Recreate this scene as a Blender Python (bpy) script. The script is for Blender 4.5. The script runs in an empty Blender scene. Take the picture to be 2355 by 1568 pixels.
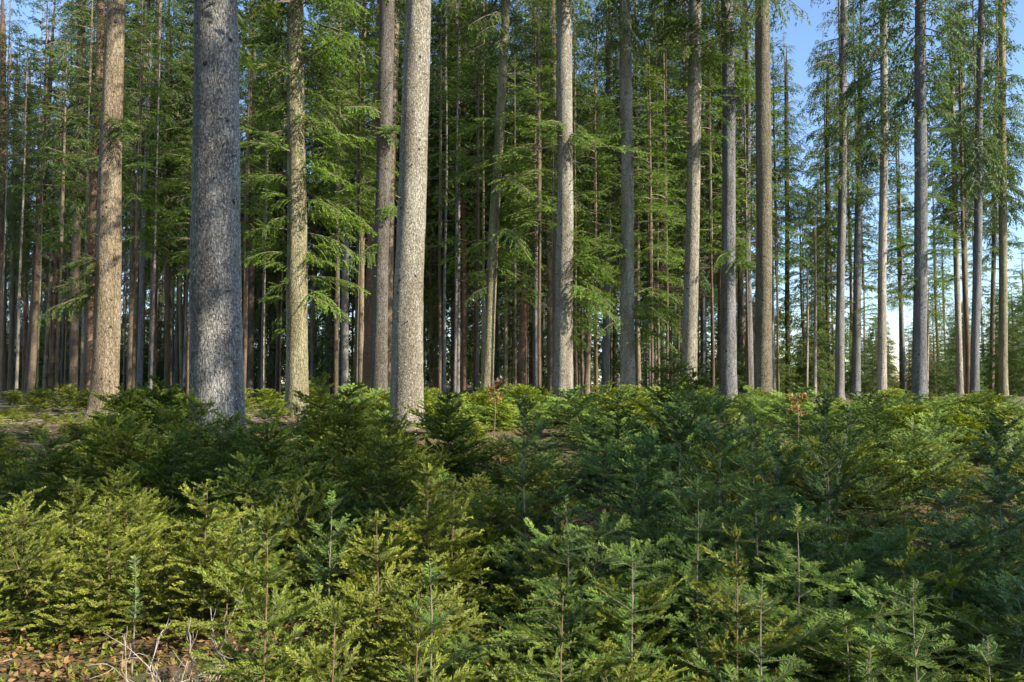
import bpy, math, random
import numpy as np
from mathutils import Vector, Matrix

C = bpy.context.scene.collection
SC = bpy.context.scene
R = math.radians
RNG = np.random.default_rng(7)
random.seed(7)

# ------------------------------------------------------------------ camera, sky, sun, exposure
CAMZ = 1.40
PITCH = R(3.0)
F = 1830.0                                   # focal length in units of a 2354 wide picture
cam_d = bpy.data.cameras.new('camera')
cam_d.sensor_width = 36.0
cam_d.lens = 36.0 * F / 2354.0
cam_d.clip_start = 0.05
cam_d.clip_end = 3000
cam = bpy.data.objects.new('camera', cam_d)
cam.location = (0, 0, CAMZ)
cam.rotation_euler = (R(90) + PITCH, 0, 0)
C.objects.link(cam)
SC.camera = cam

SUN_AZ, SUN_EL = R(119), R(33)               # azimuth clockwise from the viewing direction
sun_dir = Vector((math.sin(SUN_AZ) * math.cos(SUN_EL), math.cos(SUN_AZ) * math.cos(SUN_EL), math.sin(SUN_EL)))
world = bpy.data.worlds.new('World')
SC.world = world
world.use_nodes = True
wn = world.node_tree
bg = wn.nodes['Background']
sky = wn.nodes.new('ShaderNodeTexSky')
sky.sky_type = 'NISHITA'
sky.sun_disc = False
sky.sun_elevation = SUN_EL
sky.sun_rotation = SUN_AZ
sky.air_density = 1.0
sky.dust_density = 0.15
sky.ozone_density = 3.5
hsv = wn.nodes.new('ShaderNodeHueSaturation'); hsv.inputs['Saturation'].default_value = 1.0
wn.links.new(sky.outputs['Color'], hsv.inputs['Color']); wn.links.new(hsv.outputs['Color'], bg.inputs['Color'])
bg.inputs['Strength'].default_value = 0.125
sl = bpy.data.lights.new('sun', 'SUN')
sl.energy = 5.0
sl.angle = R(0.5)
sl.color = (1.0, 0.91, 0.76)
so = bpy.data.objects.new('sun', sl)
so.rotation_euler = (-sun_dir).to_track_quat('-Z', 'Y').to_euler()
so.location = (20, -20, 30)
C.objects.link(so)
SC.view_settings.view_transform = 'Standard'
SC.view_settings.look = 'None'
SC.view_settings.gamma = 1
SC.view_settings.exposure = 1.22
SC.cycles.max_bounces = 7
SC.cycles.diffuse_bounces = 3
SC.cycles.glossy_bounces = 2
SC.cycles.transmission_bounces = 4
SC.cycles.use_denoising = True

# ------------------------------------------------------------------ helpers: geometry buffers
def nrm(a):
    return a / np.maximum(np.linalg.norm(a, axis=-1, keepdims=True), 1e-9)

class Geo:
    """collects vertices, faces and a per-vertex tint, then links ONE mesh object"""
    def __init__(s):
        s.V = []; s.T = []; s.Fs = []; s.n = 0
    def add(s, V, Fc, mat=0, smooth=False, tint=None):
        V = np.asarray(V, float).reshape(-1, 3)
        Fc = np.asarray(Fc, int)
        if len(V) == 0 or len(Fc) == 0: return
        s.V.append(V)
        s.T.append(np.full(len(V), 0.5) if tint is None else np.broadcast_to(np.asarray(tint, float), (len(V),)).copy())
        s.Fs.append((Fc + s.n, mat, smooth)); s.n += len(V)
    def mesh(s, name, mats):
        me = bpy.data.meshes.new(name)
        V = np.concatenate(s.V); T = np.concatenate(s.T)
        me.vertices.add(len(V)); me.vertices.foreach_set('co', V.astype(np.float32).ravel())
        loops = np.concatenate([f.ravel() for f, m, sm in s.Fs])
        tot = np.concatenate([np.full(len(f), f.shape[1]) for f, m, sm in s.Fs])
        mi = np.concatenate([np.full(len(f), m) for f, m, sm in s.Fs])
        smo = np.concatenate([np.full(len(f), sm) for f, m, sm in s.Fs])
        start = np.concatenate([[0], np.cumsum(tot)[:-1]])
        me.loops.add(len(loops)); me.loops.foreach_set('vertex_index', loops.astype(np.int32))
        me.polygons.add(len(tot)); me.polygons.foreach_set('loop_start', start.astype(np.int32))
        for m in mats: me.materials.append(m)
        me.polygons.foreach_set('material_index', mi.astype(np.int32))
        me.polygons.foreach_set('use_smooth', smo.astype(bool))
        at = me.attributes.new('tint', 'FLOAT', 'POINT'); at.data.foreach_set('value', T.astype(np.float32))
        me.update(calc_edges=True)
        return me

def tube(P, rad, sides=8, cap=True):
    P = np.asarray(P, float); rad = np.asarray(rad, float); n = len(P)
    d = nrm(np.gradient(P, axis=0))
    ref = np.array([0, 1, 0.0]) if abs(d[:, 2]).mean() > .7 else np.array([0, 0, 1.0])
    u = nrm(np.cross(d, ref)); v = np.cross(d, u)
    a = np.arange(sides) / sides * 2 * np.pi
    V = P[:, None] + rad[:, None, None] * (u[:, None] * np.cos(a)[None, :, None] + v[:, None] * np.sin(a)[None, :, None])
    i = np.arange(n - 1)[:, None] * sides; j = np.arange(sides)[None]; k = (j + 1) % sides
    Fq = np.stack([i + k, i + j, i + sides + j, i + sides + k], -1).reshape(-1, 4)
    return V.reshape(-1, 3), Fq

def sticks(A, B, ra, rb, sides=3):
    """many straight tapered twigs at once"""
    A = np.asarray(A, float); B = np.asarray(B, float); m = len(A)
    ra = np.broadcast_to(np.asarray(ra, float), (m,)); rb = np.broadcast_to(np.asarray(rb, float), (m,))
    d = nrm(B - A)
    ref = np.where(np.abs(d[:, 2:3]) > .8, np.array([[1.0, 0, 0]]), np.array([[0, 0, 1.0]]))
    u = nrm(np.cross(d, ref)); v = np.cross(d, u)
    a = np.arange(sides) / sides * 2 * np.pi
    ring = u[:, None] * np.cos(a)[None, :, None] + v[:, None] * np.sin(a)[None, :, None]
    V = np.concatenate([A[:, None] + ring * ra[:, None, None], B[:, None] + ring * rb[:, None, None]], 1)
    j = np.arange(sides); k = (j + 1) % sides
    f = np.stack([k, j, sides + j, sides + k], -1)
    Fq = (np.arange(m)[:, None, None] * 2 * sides + f[None]).reshape(-1, 4)
    return V.reshape(-1, 3), Fq

def leaf_quads(P, d, side, l, w, mid=.45):
    m = len(P)
    V = np.stack([P, P + d * (l * mid)[:, None] + side * (w / 2)[:, None], P + d * l[:, None], P + d * (l * mid)[:, None] - side * (w / 2)[:, None]], 1)
    return V.reshape(-1, 3), np.arange(m * 4).reshape(-1, 4)

# ------------------------------------------------------------------ helpers: objects
def link(name, me, parent=None, color=None):
    o = bpy.data.objects.new(name, me); C.objects.link(o)
    if parent is not None: o.parent = parent
    if color is not None: o.color = (*color, 1.0)
    return o
def thing(name, label, cat, loc=(0, 0, 0), rz=0.0, group=None, scale=None):
    o = bpy.data.objects.new(name, None); C.objects.link(o)
    o.location = loc; o.rotation_euler = (0, 0, rz); o['label'] = label; o['category'] = cat
    o.empty_display_size = .2
    if group: o['group'] = group
    if scale: o.scale = scale
    return o

# ------------------------------------------------------------------ helpers: the picture and the ground
def gz(x, y):
    x = np.asarray(x, float); y = np.asarray(y, float)
    t = np.clip((y - 3.0) / 9.0, 0, 1); t = t * t * (3 - 2 * t)
    und = .07 * np.sin(x * .61 + 1.3) * np.sin(y * .47 + .4) + .05 * np.sin(x * .23 + y * .31)
    far = np.clip((y - 30) / 60, 0, 1)
    right = np.clip((x - 4) / 20, 0, 1) * np.clip((y - 12) / 20, 0, 1)
    return .47 * t + und * np.clip((y + 8) / 12, .3, 1) * (1 - .5 * far) + .02 * far - .12 * right
CP, SP = math.cos(PITCH), math.sin(PITCH)
def W(px, py, D):
    """the point at distance D (along the ground, ahead) seen at picture position px, py"""
    cx, cy = (px - 1177) / F, (784 - py) / F
    dy, dz = CP - cy * SP, SP + cy * CP
    t = D / dy
    return Vector((cx * t, D, CAMZ + dz * t))
def ground_at(px, D):
    z = 0.5
    for _ in range(4):
        x = (px - 1177) / F * (D * CP + (z - CAMZ) * SP)
        z = float(gz(x, D))
    return Vector((x, D, z))

# ------------------------------------------------------------------ materials
def nodes_of(name):
    m = bpy.data.materials.new(name); m.use_nodes = True
    nt = m.node_tree; nt.nodes.clear()
    return m, nt, nt.nodes.new, nt.links.new
def mixc(N, Lk, fac, a, b, mode='MIX'):
    n = N('ShaderNodeMix'); n.data_type = 'RGBA'; n.blend_type = mode
    for s, v in ((0, fac), (6, a), (7, b)):
        if hasattr(v, 'is_output'): Lk(v, n.inputs[s])
        else: n.inputs[s].default_value = v if s == 0 else (*v, 1)
    return n.outputs[2]
def ramp(N, Lk, src, a, b):
    n = N('ShaderNodeMapRange'); n.inputs[1].default_value = a; n.inputs[2].default_value = b
    Lk(src, n.inputs[0]); return n.outputs[0]

def foliage_mat(name, old, new, under, trans=.3, rough=.5, spec=.22):
    m, nt, N, Lk = nodes_of(name)
    at = N('ShaderNodeAttribute'); at.attribute_name = 'tint'
    oi = N('ShaderNodeObjectInfo'); ge = N('ShaderNodeNewGeometry')
    base = mixc(N, Lk, at.outputs['Fac'], old, new)
    base = mixc(N, Lk, ge.outputs['Backfacing'], base, under) if under else base
    base = mixc(N, Lk, 1.0, base, oi.outputs['Color'], 'MULTIPLY')
    hs = N('ShaderNodeHueSaturation'); Lk(base, hs.inputs['Color'])
    Lk(ramp(N, Lk, oi.outputs['Random'], -.3, 1.6), hs.inputs['Fac'])
    hs.inputs['Hue'].default_value = .493; hs.inputs['Value'].default_value = 1.25
    p = N('ShaderNodeBsdfPrincipled'); p.inputs['Roughness'].default_value = rough
    p.inputs['Specular IOR Level'].default_value = spec
    Lk(hs.outputs[0], p.inputs['Base Color'])
    t = N('ShaderNodeBsdfTranslucent')
    tc = mixc(N, Lk, 1.0, hs.outputs[0], (1.35, 1.25, .55), 'MULTIPLY'); Lk(tc, t.inputs['Color'])
    x = N('ShaderNodeMixShader'); x.inputs[0].default_value = trans
    Lk(p.outputs[0], x.inputs[1]); Lk(t.outputs[0], x.inputs[2])
    o = N('ShaderNodeOutputMaterial'); Lk(x.outputs[0], o.inputs[0])
    return m
M = {}
M['spruce'] = foliage_mat('spruce_needles', (.036, .068, .011), (.225, .265, .040), None, trans=.24)
M['fir'] = foliage_mat('fir_needles', (.032, .082, .022), (.175, .255, .045), (.075, .130, .055), trans=.22)
M['crown'] = foliage_mat('crown_needles', (.028, .068, .020), (.112, .178, .034), None, trans=.36)
M['beech'] = foliage_mat('dry_beech_leaves', (.16, .095, .042), (.42, .30, .15), None, trans=.35)

def wood_mat(name, a, b, scale=40):
    m, nt, N, Lk = nodes_of(name)
    tc = N('ShaderNodeTexCoord'); no = N('ShaderNodeTexNoise'); no.inputs['Scale'].default_value = scale
    Lk(tc.outputs['Object'], no.inputs['Vector'])
    c = mixc(N, Lk, ramp(N, Lk, no.outputs['Fac'], .35, .65), a, b)
    p = N('ShaderNodeBsdfPrincipled'); p.inputs['Roughness'].default_value = .8; Lk(c, p.inputs['Base Color'])
    o = N('ShaderNodeOutputMaterial'); Lk(p.outputs[0], o.inputs[0])
    return m
M['twig'] = wood_mat('twig_bark', (.10, .075, .05), (.20, .15, .095))
M['fir_stem'] = wood_mat('pale_fir_stem', (.13, .12, .085), (.26, .24, .18))
M['spruce_stem'] = wood_mat('orange_spruce_stem', (.12, .078, .042), (.22, .135, .07))
M['dead'] = wood_mat('dead_twigs', (.24, .20, .165), (.40, .355, .31))
M['deadred'] = wood_mat('dead_red_twigs', (.16, .085, .06), (.24, .13, .09))
M['bare'] = wood_mat('bare_twigs', (.16, .13, .115), (.25, .21, .19), 8)

def bark_mat(name, lichen, plates, flake_scale):
    """furrowed bark tinted by each tree's own colour, with moss and lichen growing on it"""
    m, nt, N, Lk = nodes_of(name)
    tc = N('ShaderNodeTexCoord'); oi = N('ShaderNodeObjectInfo')
    mp = N('ShaderNodeMapping'); mp.inputs['Scale'].default_value = (1, 1, .33)
    ad = N('ShaderNodeVectorMath'); ad.operation = 'ADD'
    rv = N('ShaderNodeVectorMath'); rv.operation = 'SCALE'; rv.inputs[0].default_value = (37, 11, 53)
    Lk(oi.outputs['Random'], rv.inputs['Scale'])
    Lk(tc.outputs['Object'], ad.inputs[0]); Lk(rv.outputs[0], ad.inputs[1])
    Lk(ad.outputs[0], mp.inputs['Vector'])
    def noise(sc, det=6, vec=None, rough=.6):
        n = N('ShaderNodeTexNoise'); n.inputs['Scale'].default_value = sc; n.inputs['Detail'].default_value = det
        n.inputs['Roughness'].default_value = rough
        Lk(vec or mp.outputs[0], n.inputs['Vector']); return n.outputs['Fac']
    vo = N('ShaderNodeTexVoronoi'); vo.inputs['Scale'].default_value = plates; vo.feature = 'DISTANCE_TO_EDGE'
    wob = N('ShaderNodeVectorMath'); wob.operation = 'ADD'
    nz = N('ShaderNodeTexNoise'); nz.inputs['Scale'].default_value = 14; Lk(mp.outputs[0], nz.inputs['Vector'])
    sc = N('ShaderNodeVectorMath'); sc.operation = 'SCALE'; sc.inputs['Scale'].default_value = .12
    Lk(nz.outputs['Color'], sc.inputs[0]); Lk(mp.outputs[0], wob.inputs[0]); Lk(sc.outputs[0], wob.inputs[1])
    Lk(wob.outputs[0], vo.inputs['Vector'])
    crack = ramp(N, Lk, vo.outputs['Distance'], 0.0, .09)
    fine = noise(55, 8)
    big = noise(2.2, 4, ad.outputs[0])
    c = oi.outputs['Color']
    dark = mixc(N, Lk, 1.0, c, (.42, .38, .34), 'MULTIPLY')
    light = mixc(N, Lk, 1.0, c, (1.32, 1.30, 1.26), 'MULTIPLY')
    base = mixc(N, Lk, ramp(N, Lk, fine, .36, .62), dark, light)
    base = mixc(N, Lk, ramp(N, Lk, crack, -.8, 1.0), dark, base)
    stk = N('ShaderNodeMapping'); stk.inputs['Scale'].default_value = (1, 1, .16); Lk(ad.outputs[0], stk.inputs['Vector'])
    blot = ramp(N, Lk, noise(4.5, 4, stk.outputs[0]), .40, .62)
    base = mixc(N, Lk, blot, mixc(N, Lk, 1.0, base, (.66, .62, .58), 'MULTIPLY'), base)
    kn = N('ShaderNodeTexVoronoi'); kn.inputs['Scale'].default_value = 3.4; Lk(ad.outputs[0], kn.inputs['Vector'])
    base = mixc(N, Lk, ramp(N, Lk, kn.outputs['Distance'], .07, .16), (.03, .026, .022), base)
    # blotches of algae and moss
    mossf = ramp(N, Lk, noise(5, 6, ad.outputs[0]), .56, .74)
    ms = N('ShaderNodeMath'); ms.operation = 'MULTIPLY'; ms.inputs[1].default_value = .55; Lk(mossf, ms.inputs[0])
    base = mixc(N, Lk, ms.outputs[0], base, (.12, .115, .035))
    # pale lichen crust
    lv = N('ShaderNodeTexNoise'); lv.inputs['Scale'].default_value = flake_scale; lv.inputs['Detail'].default_value = 5
    Lk(ad.outputs[0], lv.inputs['Vector'])
    lf = ramp(N, Lk, lv.outputs['Fac'], .56, .66)
    lm = N('ShaderNodeMath'); lm.operation = 'MULTIPLY'; Lk(lf, lm.inputs[0]); Lk(ramp(N, Lk, big, .30, .62), lm.inputs[1])
    l2 = N('ShaderNodeMath'); l2.operation = 'MULTIPLY'; l2.inputs[1].default_value = lichen; Lk(lm.outputs[0], l2.inputs[0])
    base = mixc(N, Lk, l2.outputs[0], base, (.52, .54, .52))
    p = N('ShaderNodeBsdfPrincipled'); p.inputs['Roughness'].default_value = .85; Lk(base, p.inputs['Base Color'])
    p.inputs['Specular IOR Level'].default_value = .2
    hsum = N('ShaderNodeMath'); hsum.operation = 'MULTIPLY_ADD'; Lk(crack, hsum.inputs[0]); hsum.inputs[1].default_value = .6; Lk(fine, hsum.inputs[2])
    bp = N('ShaderNodeBump'); bp.inputs['Strength'].default_value = .9; bp.inputs['Distance'].default_value = .03
    Lk(hsum.outputs[0], bp.inputs['Height']); Lk(bp.outputs[0], p.inputs['Normal'])
    o = N('ShaderNodeOutputMaterial'); Lk(p.outputs[0], o.inputs[0])
    return m
M['bark_lichen'] = bark_mat('bark_with_lichen', .85, 24, 34)
M['bark'] = bark_mat('furrowed_bark', .25, 12, 30)
M['bark_far'] = bark_mat('plain_bark', .1, 8, 20)

def ground_mat():
    m, nt, N, Lk = nodes_of('forest_floor')
    tc = N('ShaderNodeTexCoord')
    def noise(sc, det=6):
        n = N('ShaderNodeTexNoise'); n.inputs['Scale'].default_value = sc; n.inputs['Detail'].default_value = det
        n.inputs['Roughness'].default_value = .65
        Lk(tc.outputs['Object'], n.inputs['Vector']); return n.outputs['Fac']
    a = mixc(N, Lk, ramp(N, Lk, noise(30, 8), .35, .65), (.055, .031, .016), (.235, .138, .068))
    b = mixc(N, Lk, ramp(N, Lk, noise(45, 8), .3, .7), (.04, .055, .012), (.13, .15, .03))
    c = mixc(N, Lk, ramp(N, Lk, noise(1.3, 5), .46, .60), a, b)
    p = N('ShaderNodeBsdfPrincipled'); p.inputs['Roughness'].default_value = .95; Lk(c, p.inputs['Base Color'])
    bp = N('ShaderNodeBump'); bp.inputs['Strength'].default_value = 1; bp.inputs['Distance'].default_value = .05
    Lk(noise(22, 8), bp.inputs['Height']); Lk(bp.outputs[0], p.inputs['Normal'])
    o = N('ShaderNodeOutputMaterial'); Lk(p.outputs[0], o.inputs[0])
    return m
M['ground'] = ground_mat()

# ------------------------------------------------------------------ the ground
def build_ground():
    xs = np.concatenate([-np.geomspace(700, 14, 24), np.linspace(-13, 13, 90), np.geomspace(14, 700, 24)])
    ys = np.concatenate([-np.geomspace(150, 4, 12), np.linspace(-3, 26, 110), np.geomspace(27, 900, 30)])
    X, Y = np.meshgrid(xs, ys)
    Z = gz(X, Y)
    nr = np.random.default_rng(3)
    near = (np.abs(X) < 14) & (Y > -3) & (Y < 27)
    Z = Z + near * nr.normal(0, .018, X.shape)
    V = np.stack([X, Y, Z], -1).reshape(-1, 3)
    nx = len(xs); i = np.arange(len(ys) - 1)[:, None] * nx; j = np.arange(nx - 1)[None]
    Fq = np.stack([i + j, i + j + 1, i + nx + j + 1, i + nx + j], -1).reshape(-1, 4)
    g = Geo(); g.add(V, Fq, 0, True)
    o = link('ground', g.mesh('ground', [M['ground']])); o['kind'] = 'structure'
build_ground()

def scatter_leaves():
    """fallen beech leaves and bits of twig on the forest floor"""
    r = np.random.default_rng(11); P = []
    for n, x0, x1, y0, y1 in ((3600, -2.8, -.5, 2.2, 4.6), (2600, -2.8, 2.6, 2.1, 5.5), (2600, -8.5, -1.5, 5.5, 16), (3200, -3, 12, 5, 18), (7000, -17, -2, 9, 30)):
        P.append(np.stack([r.uniform(x0, x1, n), r.uniform(y0, y1, n)], -1))
    P = np.concatenate(P); n = len(P)
    z = gz(P[:, 0], P[:, 1]) + r.uniform(.012, .05, n)
    Q = np.column_stack([P, z])
    a = r.uniform(0, 2 * np.pi, n); tl = r.normal(0, .35, n)
    d = nrm(np.stack([np.cos(a), np.sin(a), tl], -1)); s = nrm(np.stack([-np.sin(a), np.cos(a), r.normal(0, .35, n)], -1))
    l = r.uniform(.022, .048, n) * np.where(P[:, 1] > 9, 1.6, 1)
    V, Fq = leaf_quads(Q, d, s, l, l * .62)
    g = Geo(); g.add(V, Fq, 0, False, np.repeat(r.uniform(0, 1, n), 4))
    o = link('fallen_leaves', g.mesh('fallen_leaves', [M['beech']]), color=(.95, .85, .75)); o['kind'] = 'stuff'
    o['label'] = 'dry brown beech leaves strewn over the forest floor'; o['category'] = 'leaf litter'
    # moss and short green plants between them
    n = 110000
    x = r.uniform(-3.2, 3.0, n); y = r.uniform(2.0, 7.0, n)
    x2 = r.uniform(-7, 7, 20000); y2 = r.uniform(6, 11, 20000)
    x = np.concatenate([x, x2]); y = np.concatenate([y, y2]); n = len(x)
    keep = (np.sin(x * 2.1 + 1) * np.sin(y * 1.7) + np.sin(x * .9 - y * 1.3) + r.normal(0, .5, n)) > -.15
    x, y = x[keep], y[keep]; n = len(x)
    Q = np.stack([x, y, gz(x, y) + .002], -1)
    a = r.uniform(0, 2 * np.pi, n)
    d = nrm(np.stack([np.cos(a) * .8, np.sin(a) * .8, r.uniform(.2, 1.4, n)], -1)); s = np.stack([-np.sin(a), np.cos(a), 0 * a], -1)
    l = r.uniform(.02, .07, n) * (1 + np.maximum(0, y - 4) * .14)
    V, Fq = leaf_quads(Q, d, s, l, l * .28)
    g = Geo(); g.add(V, Fq, 0, False, np.repeat(r.uniform(0, 1, n), 4))
    o = link('moss', g.mesh('moss', [M['spruce']]), color=(.85, .85, .7)); o['kind'] = 'stuff'
    o['label'] = 'yellow green moss and low herbs on the forest floor'; o['category'] = 'moss'
scatter_leaves()
def scatter_twigs():
    r = np.random.default_rng(19); A = []; B = []
    for n, x0, x1, y0, y1, l in ((110, -15, -3, 9, 26, .8), (90, -2.8, 2.5, 2.2, 5.5, .25)):
        for _ in range(n):
            p = np.array([r.uniform(x0, x1), r.uniform(y0, y1), 0]); p[2] = gz(p[0], p[1]) + .015
            for _k in range(3):
                a = r.uniform(0, 6.28); L = l * r.uniform(.2, 1); q = p + np.array([math.cos(a) * L, math.sin(a) * L, r.uniform(-.01, .10) * L]); A.append(p); B.append(q); p = q
    g = Geo(); A = np.array(A); g.add(*sticks(A, np.array(B), .0025 + .0004 * A[:, 1], .002 + .0002 * A[:, 1], 4))
    o = link('fallen_twigs', g.mesh('fallen_twigs', [M['bare']])); o['kind'] = 'stuff'; o['category'] = 'twigs'; o['label'] = 'grey fallen twigs lying about on the forest floor'
scatter_twigs()

# ------------------------------------------------------------------ mature conifer branches and crowns
def spray(seed, L, rise, droop, twig_gap, shoot_l, shoot_w, bare=.15, hang=.0, width=.42, shoot_gap=None):
    """one conifer branch along +X: returns (wood A, B, ra, rb), (P, d, side, l, w, tint)"""
    r = np.random.default_rng(seed)
    n = max(6, int(L / .25)); t = np.linspace(0, 1, n)
    ax = np.stack([L * t, .05 * L * np.sin(t * 3 + r.uniform(0, 6)), L * (rise * t - droop * t ** 2) + .01 * L * np.sin(t * 9 + r.uniform(0, 6))], -1)
    A = [ax[:-1]]; B = [ax[1:]]; rr = .011 * L * (1 - .85 * t) + .003; RA = [rr[:-1]]; RB = [rr[1:]]
    P = []; D = []; S = []; Ls = []; T = []
    nt = max(4, int(L / twig_gap)); shoot_gap = shoot_gap or shoot_l * .42
    for k in range(nt):
        tt = bare + (1 - bare) * (k + r.uniform(0, .8)) / nt
        if tt > .99: continue
        p0 = np.array([np.interp(tt, t, ax[:, q]) for q in range(3)])
        tang = nrm(np.array([L, 0, L * (rise - 2 * droop * tt)]))
        for sgn in (-1, 1):
            if r.uniform() < .16: continue
            ln = L * width * ((1 - tt) ** .75) * r.uniform(.35, 1.25) + shoot_l * .8
            ang = r.uniform(.5, 1.25)
            d = nrm(tang * math.cos(ang) + np.array([0, sgn, 0]) * math.sin(ang) + np.array([0, 0, r.normal(-.03 - hang * .7, .24)]))
            m = max(2, int(ln / shoot_gap)); s = np.linspace(0, 1, m + 1)
            q = p0 + d * (ln * s)[:, None]; q[:, 2] -= (.14 + hang) * ln * s ** 2
            A.append(q[:-1]); B.append(q[1:]); RA.append(np.full(m, .004)); RB.append(np.full(m, .003))
            fwd = nrm(q[-1] - q[-2]); lat = nrm(np.cross([0, 0, 1.0], fwd)); upv = np.cross(fwd, lat)
            for s2 in (-1, 1):
                mm = m
                pp = q[1:]
                aa = r.uniform(.2, 1.25, mm)
                dd = nrm(fwd * np.cos(aa)[:, None] + lat * (s2 * np.sin(aa))[:, None] + np.array([0, 0, 1.0]) * r.normal(-hang * .6, .36, mm)[:, None])
                P.append(pp); D.append(dd)
                S.append(nrm(np.cross(dd, upv + r.normal(0, .6, (mm, 3)))))
                Ls.append(shoot_l * r.uniform(.6, 1.25, mm) * (1.1 - .5 * s[1:])); T.append(np.clip(r.normal(.35, .2, mm) + .25 * s[1:], 0, 1))
            P.append(q[-1:]); D.append(fwd[None]); S.append(lat[None]); Ls.append(np.array([shoot_l])); T.append(np.array([.8]))
    P, D, S, Ls, T = map(np.concatenate, (P, D, S, Ls, T))
    return (np.concatenate(A), np.concatenate(B), np.concatenate(RA), np.concatenate(RB)), (P, D, S, Ls, np.full(len(P), shoot_w) * r.uniform(.7, 1.3, len(P)), T)

def rot(v, az, el=0.0):
    c, s = math.cos(el), math.sin(el)
    x = v[:, 0] * c - v[:, 2] * s; z = v[:, 0] * s + v[:, 2] * c; y = v[:, 1]
    c, s = math.cos(az), math.sin(az)
    return np.stack([x * c - y * s, x * s + y * c, z], -1)

def put(g, br, az, el, off, sc=1.0, tint=0.0):
    (A, B, ra, rb), (P, D, S, l, w, T) = br
    off = np.asarray(off, float)
    V, Fq = sticks(rot(A, az, el) * sc + off, rot(B, az, el) * sc + off, ra * sc, rb * sc)
    g.add(V, Fq, 1)
    V, Fq = leaf_quads(rot(P, az, el) * sc + off, rot(D, az, el), rot(S, az, el), l * sc, w * sc)
    g.add(V, Fq, 0, False, np.repeat(np.clip(T + tint, 0, 1), 4))

def spray_mesh(name, seed, L, **kw):
    g = Geo(); put(g, spray(seed, L, **kw), 0, 0, (0, 0, 0))
    return g.mesh(name, [M['crown'], M['twig']])

def crown_mesh(name, seed, H, Rm, whorl, nb, pool, el0, el1, low=.55, ragged=.3, dead=34):
    """a conifer crown H tall whose foot is at the origin"""
    r = np.random.default_rng(seed); g = Geo(); z = 0.0
    g.add(*tube([(0, 0, 0), (0, 0, H * .5), (0, 0, H)], [.10, .06, .01], 6), 1)
    A = []; B = []
    for k in range(dead):                                             # dead twigs below the green crown
        q = np.array([0, 0, -abs(r.normal(0, 1.3))]); a = r.uniform(0, 6.28); L = r.uniform(.3, 1.5); e = np.array([math.cos(a), math.sin(a), r.normal(-.1, .25)])
        A.append(q); B.append(q + e * L)
        for _ in range(3):
            p = q + e * L * r.uniform(.4, 1); A.append(p); B.append(p + (e + r.normal(0, .6, 3)) * L * .3)
    if A: g.add(*sticks(np.array(A), np.array(B), .0055, .003), 1)
    while z < H * .985:
        t = z / H
        prof = min(1.0, low + (1 - low) * t / .25) * (1 - t) ** .72 + .04
        for k in range(nb):
            if r.uniform() < .42 * ragged + .05: continue
            L = Rm * prof * r.uniform(1 - ragged, 1 + ragged)
            if L < .25: L = .25
            lens = sorted(pool, key=lambda q: abs(q - L))[0]
            br = pool[lens][r.integers(len(pool[lens]))]
            put(g, br, r.uniform(0, 2 * np.pi), el0 + (el1 - el0) * t + r.normal(0, .08), (0, 0, z + r.uniform(-.3, .3) * whorl), L / lens, r.normal(0, .1))
        z += whorl * r.uniform(.75, 1.25)
    return g.mesh(name, [M['crown'], M['twig']])

def pool(seed, lens, **kw):
    return {L: [spray(seed + i * 17 + j, L, **kw) for j in range(3)] for i, L in enumerate(lens)}
fir_pool = pool(100, (.7, 1.4, 2.2, 3.1), rise=.12, droop=.30, twig_gap=.16, shoot_l=.15, shoot_w=.036)
hang_pool = pool(200, (.7, 1.4, 2.2, 3.1), rise=.10, droop=.38, twig_gap=.16, shoot_l=.16, shoot_w=.034, hang=.40, width=.32)
far_pool = pool(300, (.8, 1.6, 2.6), rise=.08, droop=.34, twig_gap=.27, shoot_l=.23, shoot_w=.060, hang=.20, bare=.25)
thin_pool = pool(400, (.8, 1.6, 2.6), rise=.05, droop=.25, twig_gap=.30, shoot_l=.20, shoot_w=.055, bare=.35)
CROWNS_NEAR = [crown_mesh('fir_crown', 1000 + i, 14, 2.7, .52, 5, fir_pool, -.15, .45, dead=0) for i in range(3)] + \
              [crown_mesh('spruce_crown', 1010 + i, 14, 2.5, .50, 5, hang_pool, -.22, .40, dead=0) for i in range(2)]
CROWNS_FAR = [crown_mesh('far_crown', 1020 + i, 14, 2.6, .46, 6, far_pool, -.18, .45) for i in range(4)]
CROWNS_TALL = [crown_mesh('tall_crown', 1060 + i, 24, 3.0, .52, 6, far_pool, -.18, .45) for i in range(3)]
CROWNS_THIN = [crown_mesh('thin_crown', 1030 + i, 14, 2.5, .70, 5, thin_pool, -.10, .40, ragged=.45) for i in range(3)]
CROWNS_FULL = [crown_mesh('full_crown', 1040 + i, 14, 3.0, .50, 6, far_pool, -.15, .6, low=.85) for i in range(3)]
SPRAYS = [spray_mesh('low_branch', 500 + i, 2.4, rise=.06 + .05 * i, droop=.20 + .05 * i, twig_gap=.10, shoot_l=.11, shoot_w=.032, bare=.12 + .05 * (i % 3), width=.36 + .04 * (i % 3)) for i in range(5)] + \
         [spray_mesh('hanging_branch', 520 + i, 2.4, rise=.08, droop=.36, twig_gap=.11, shoot_l=.11, shoot_w=.032, bare=.2, hang=.25, width=.36) for i in range(3)]
LONG = [spray_mesh('long_branch', 540 + i, 3.4, rise=.03, droop=.08, twig_gap=.17, shoot_l=.16, shoot_w=.05, bare=.5, width=.22) for i in range(2)]

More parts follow.
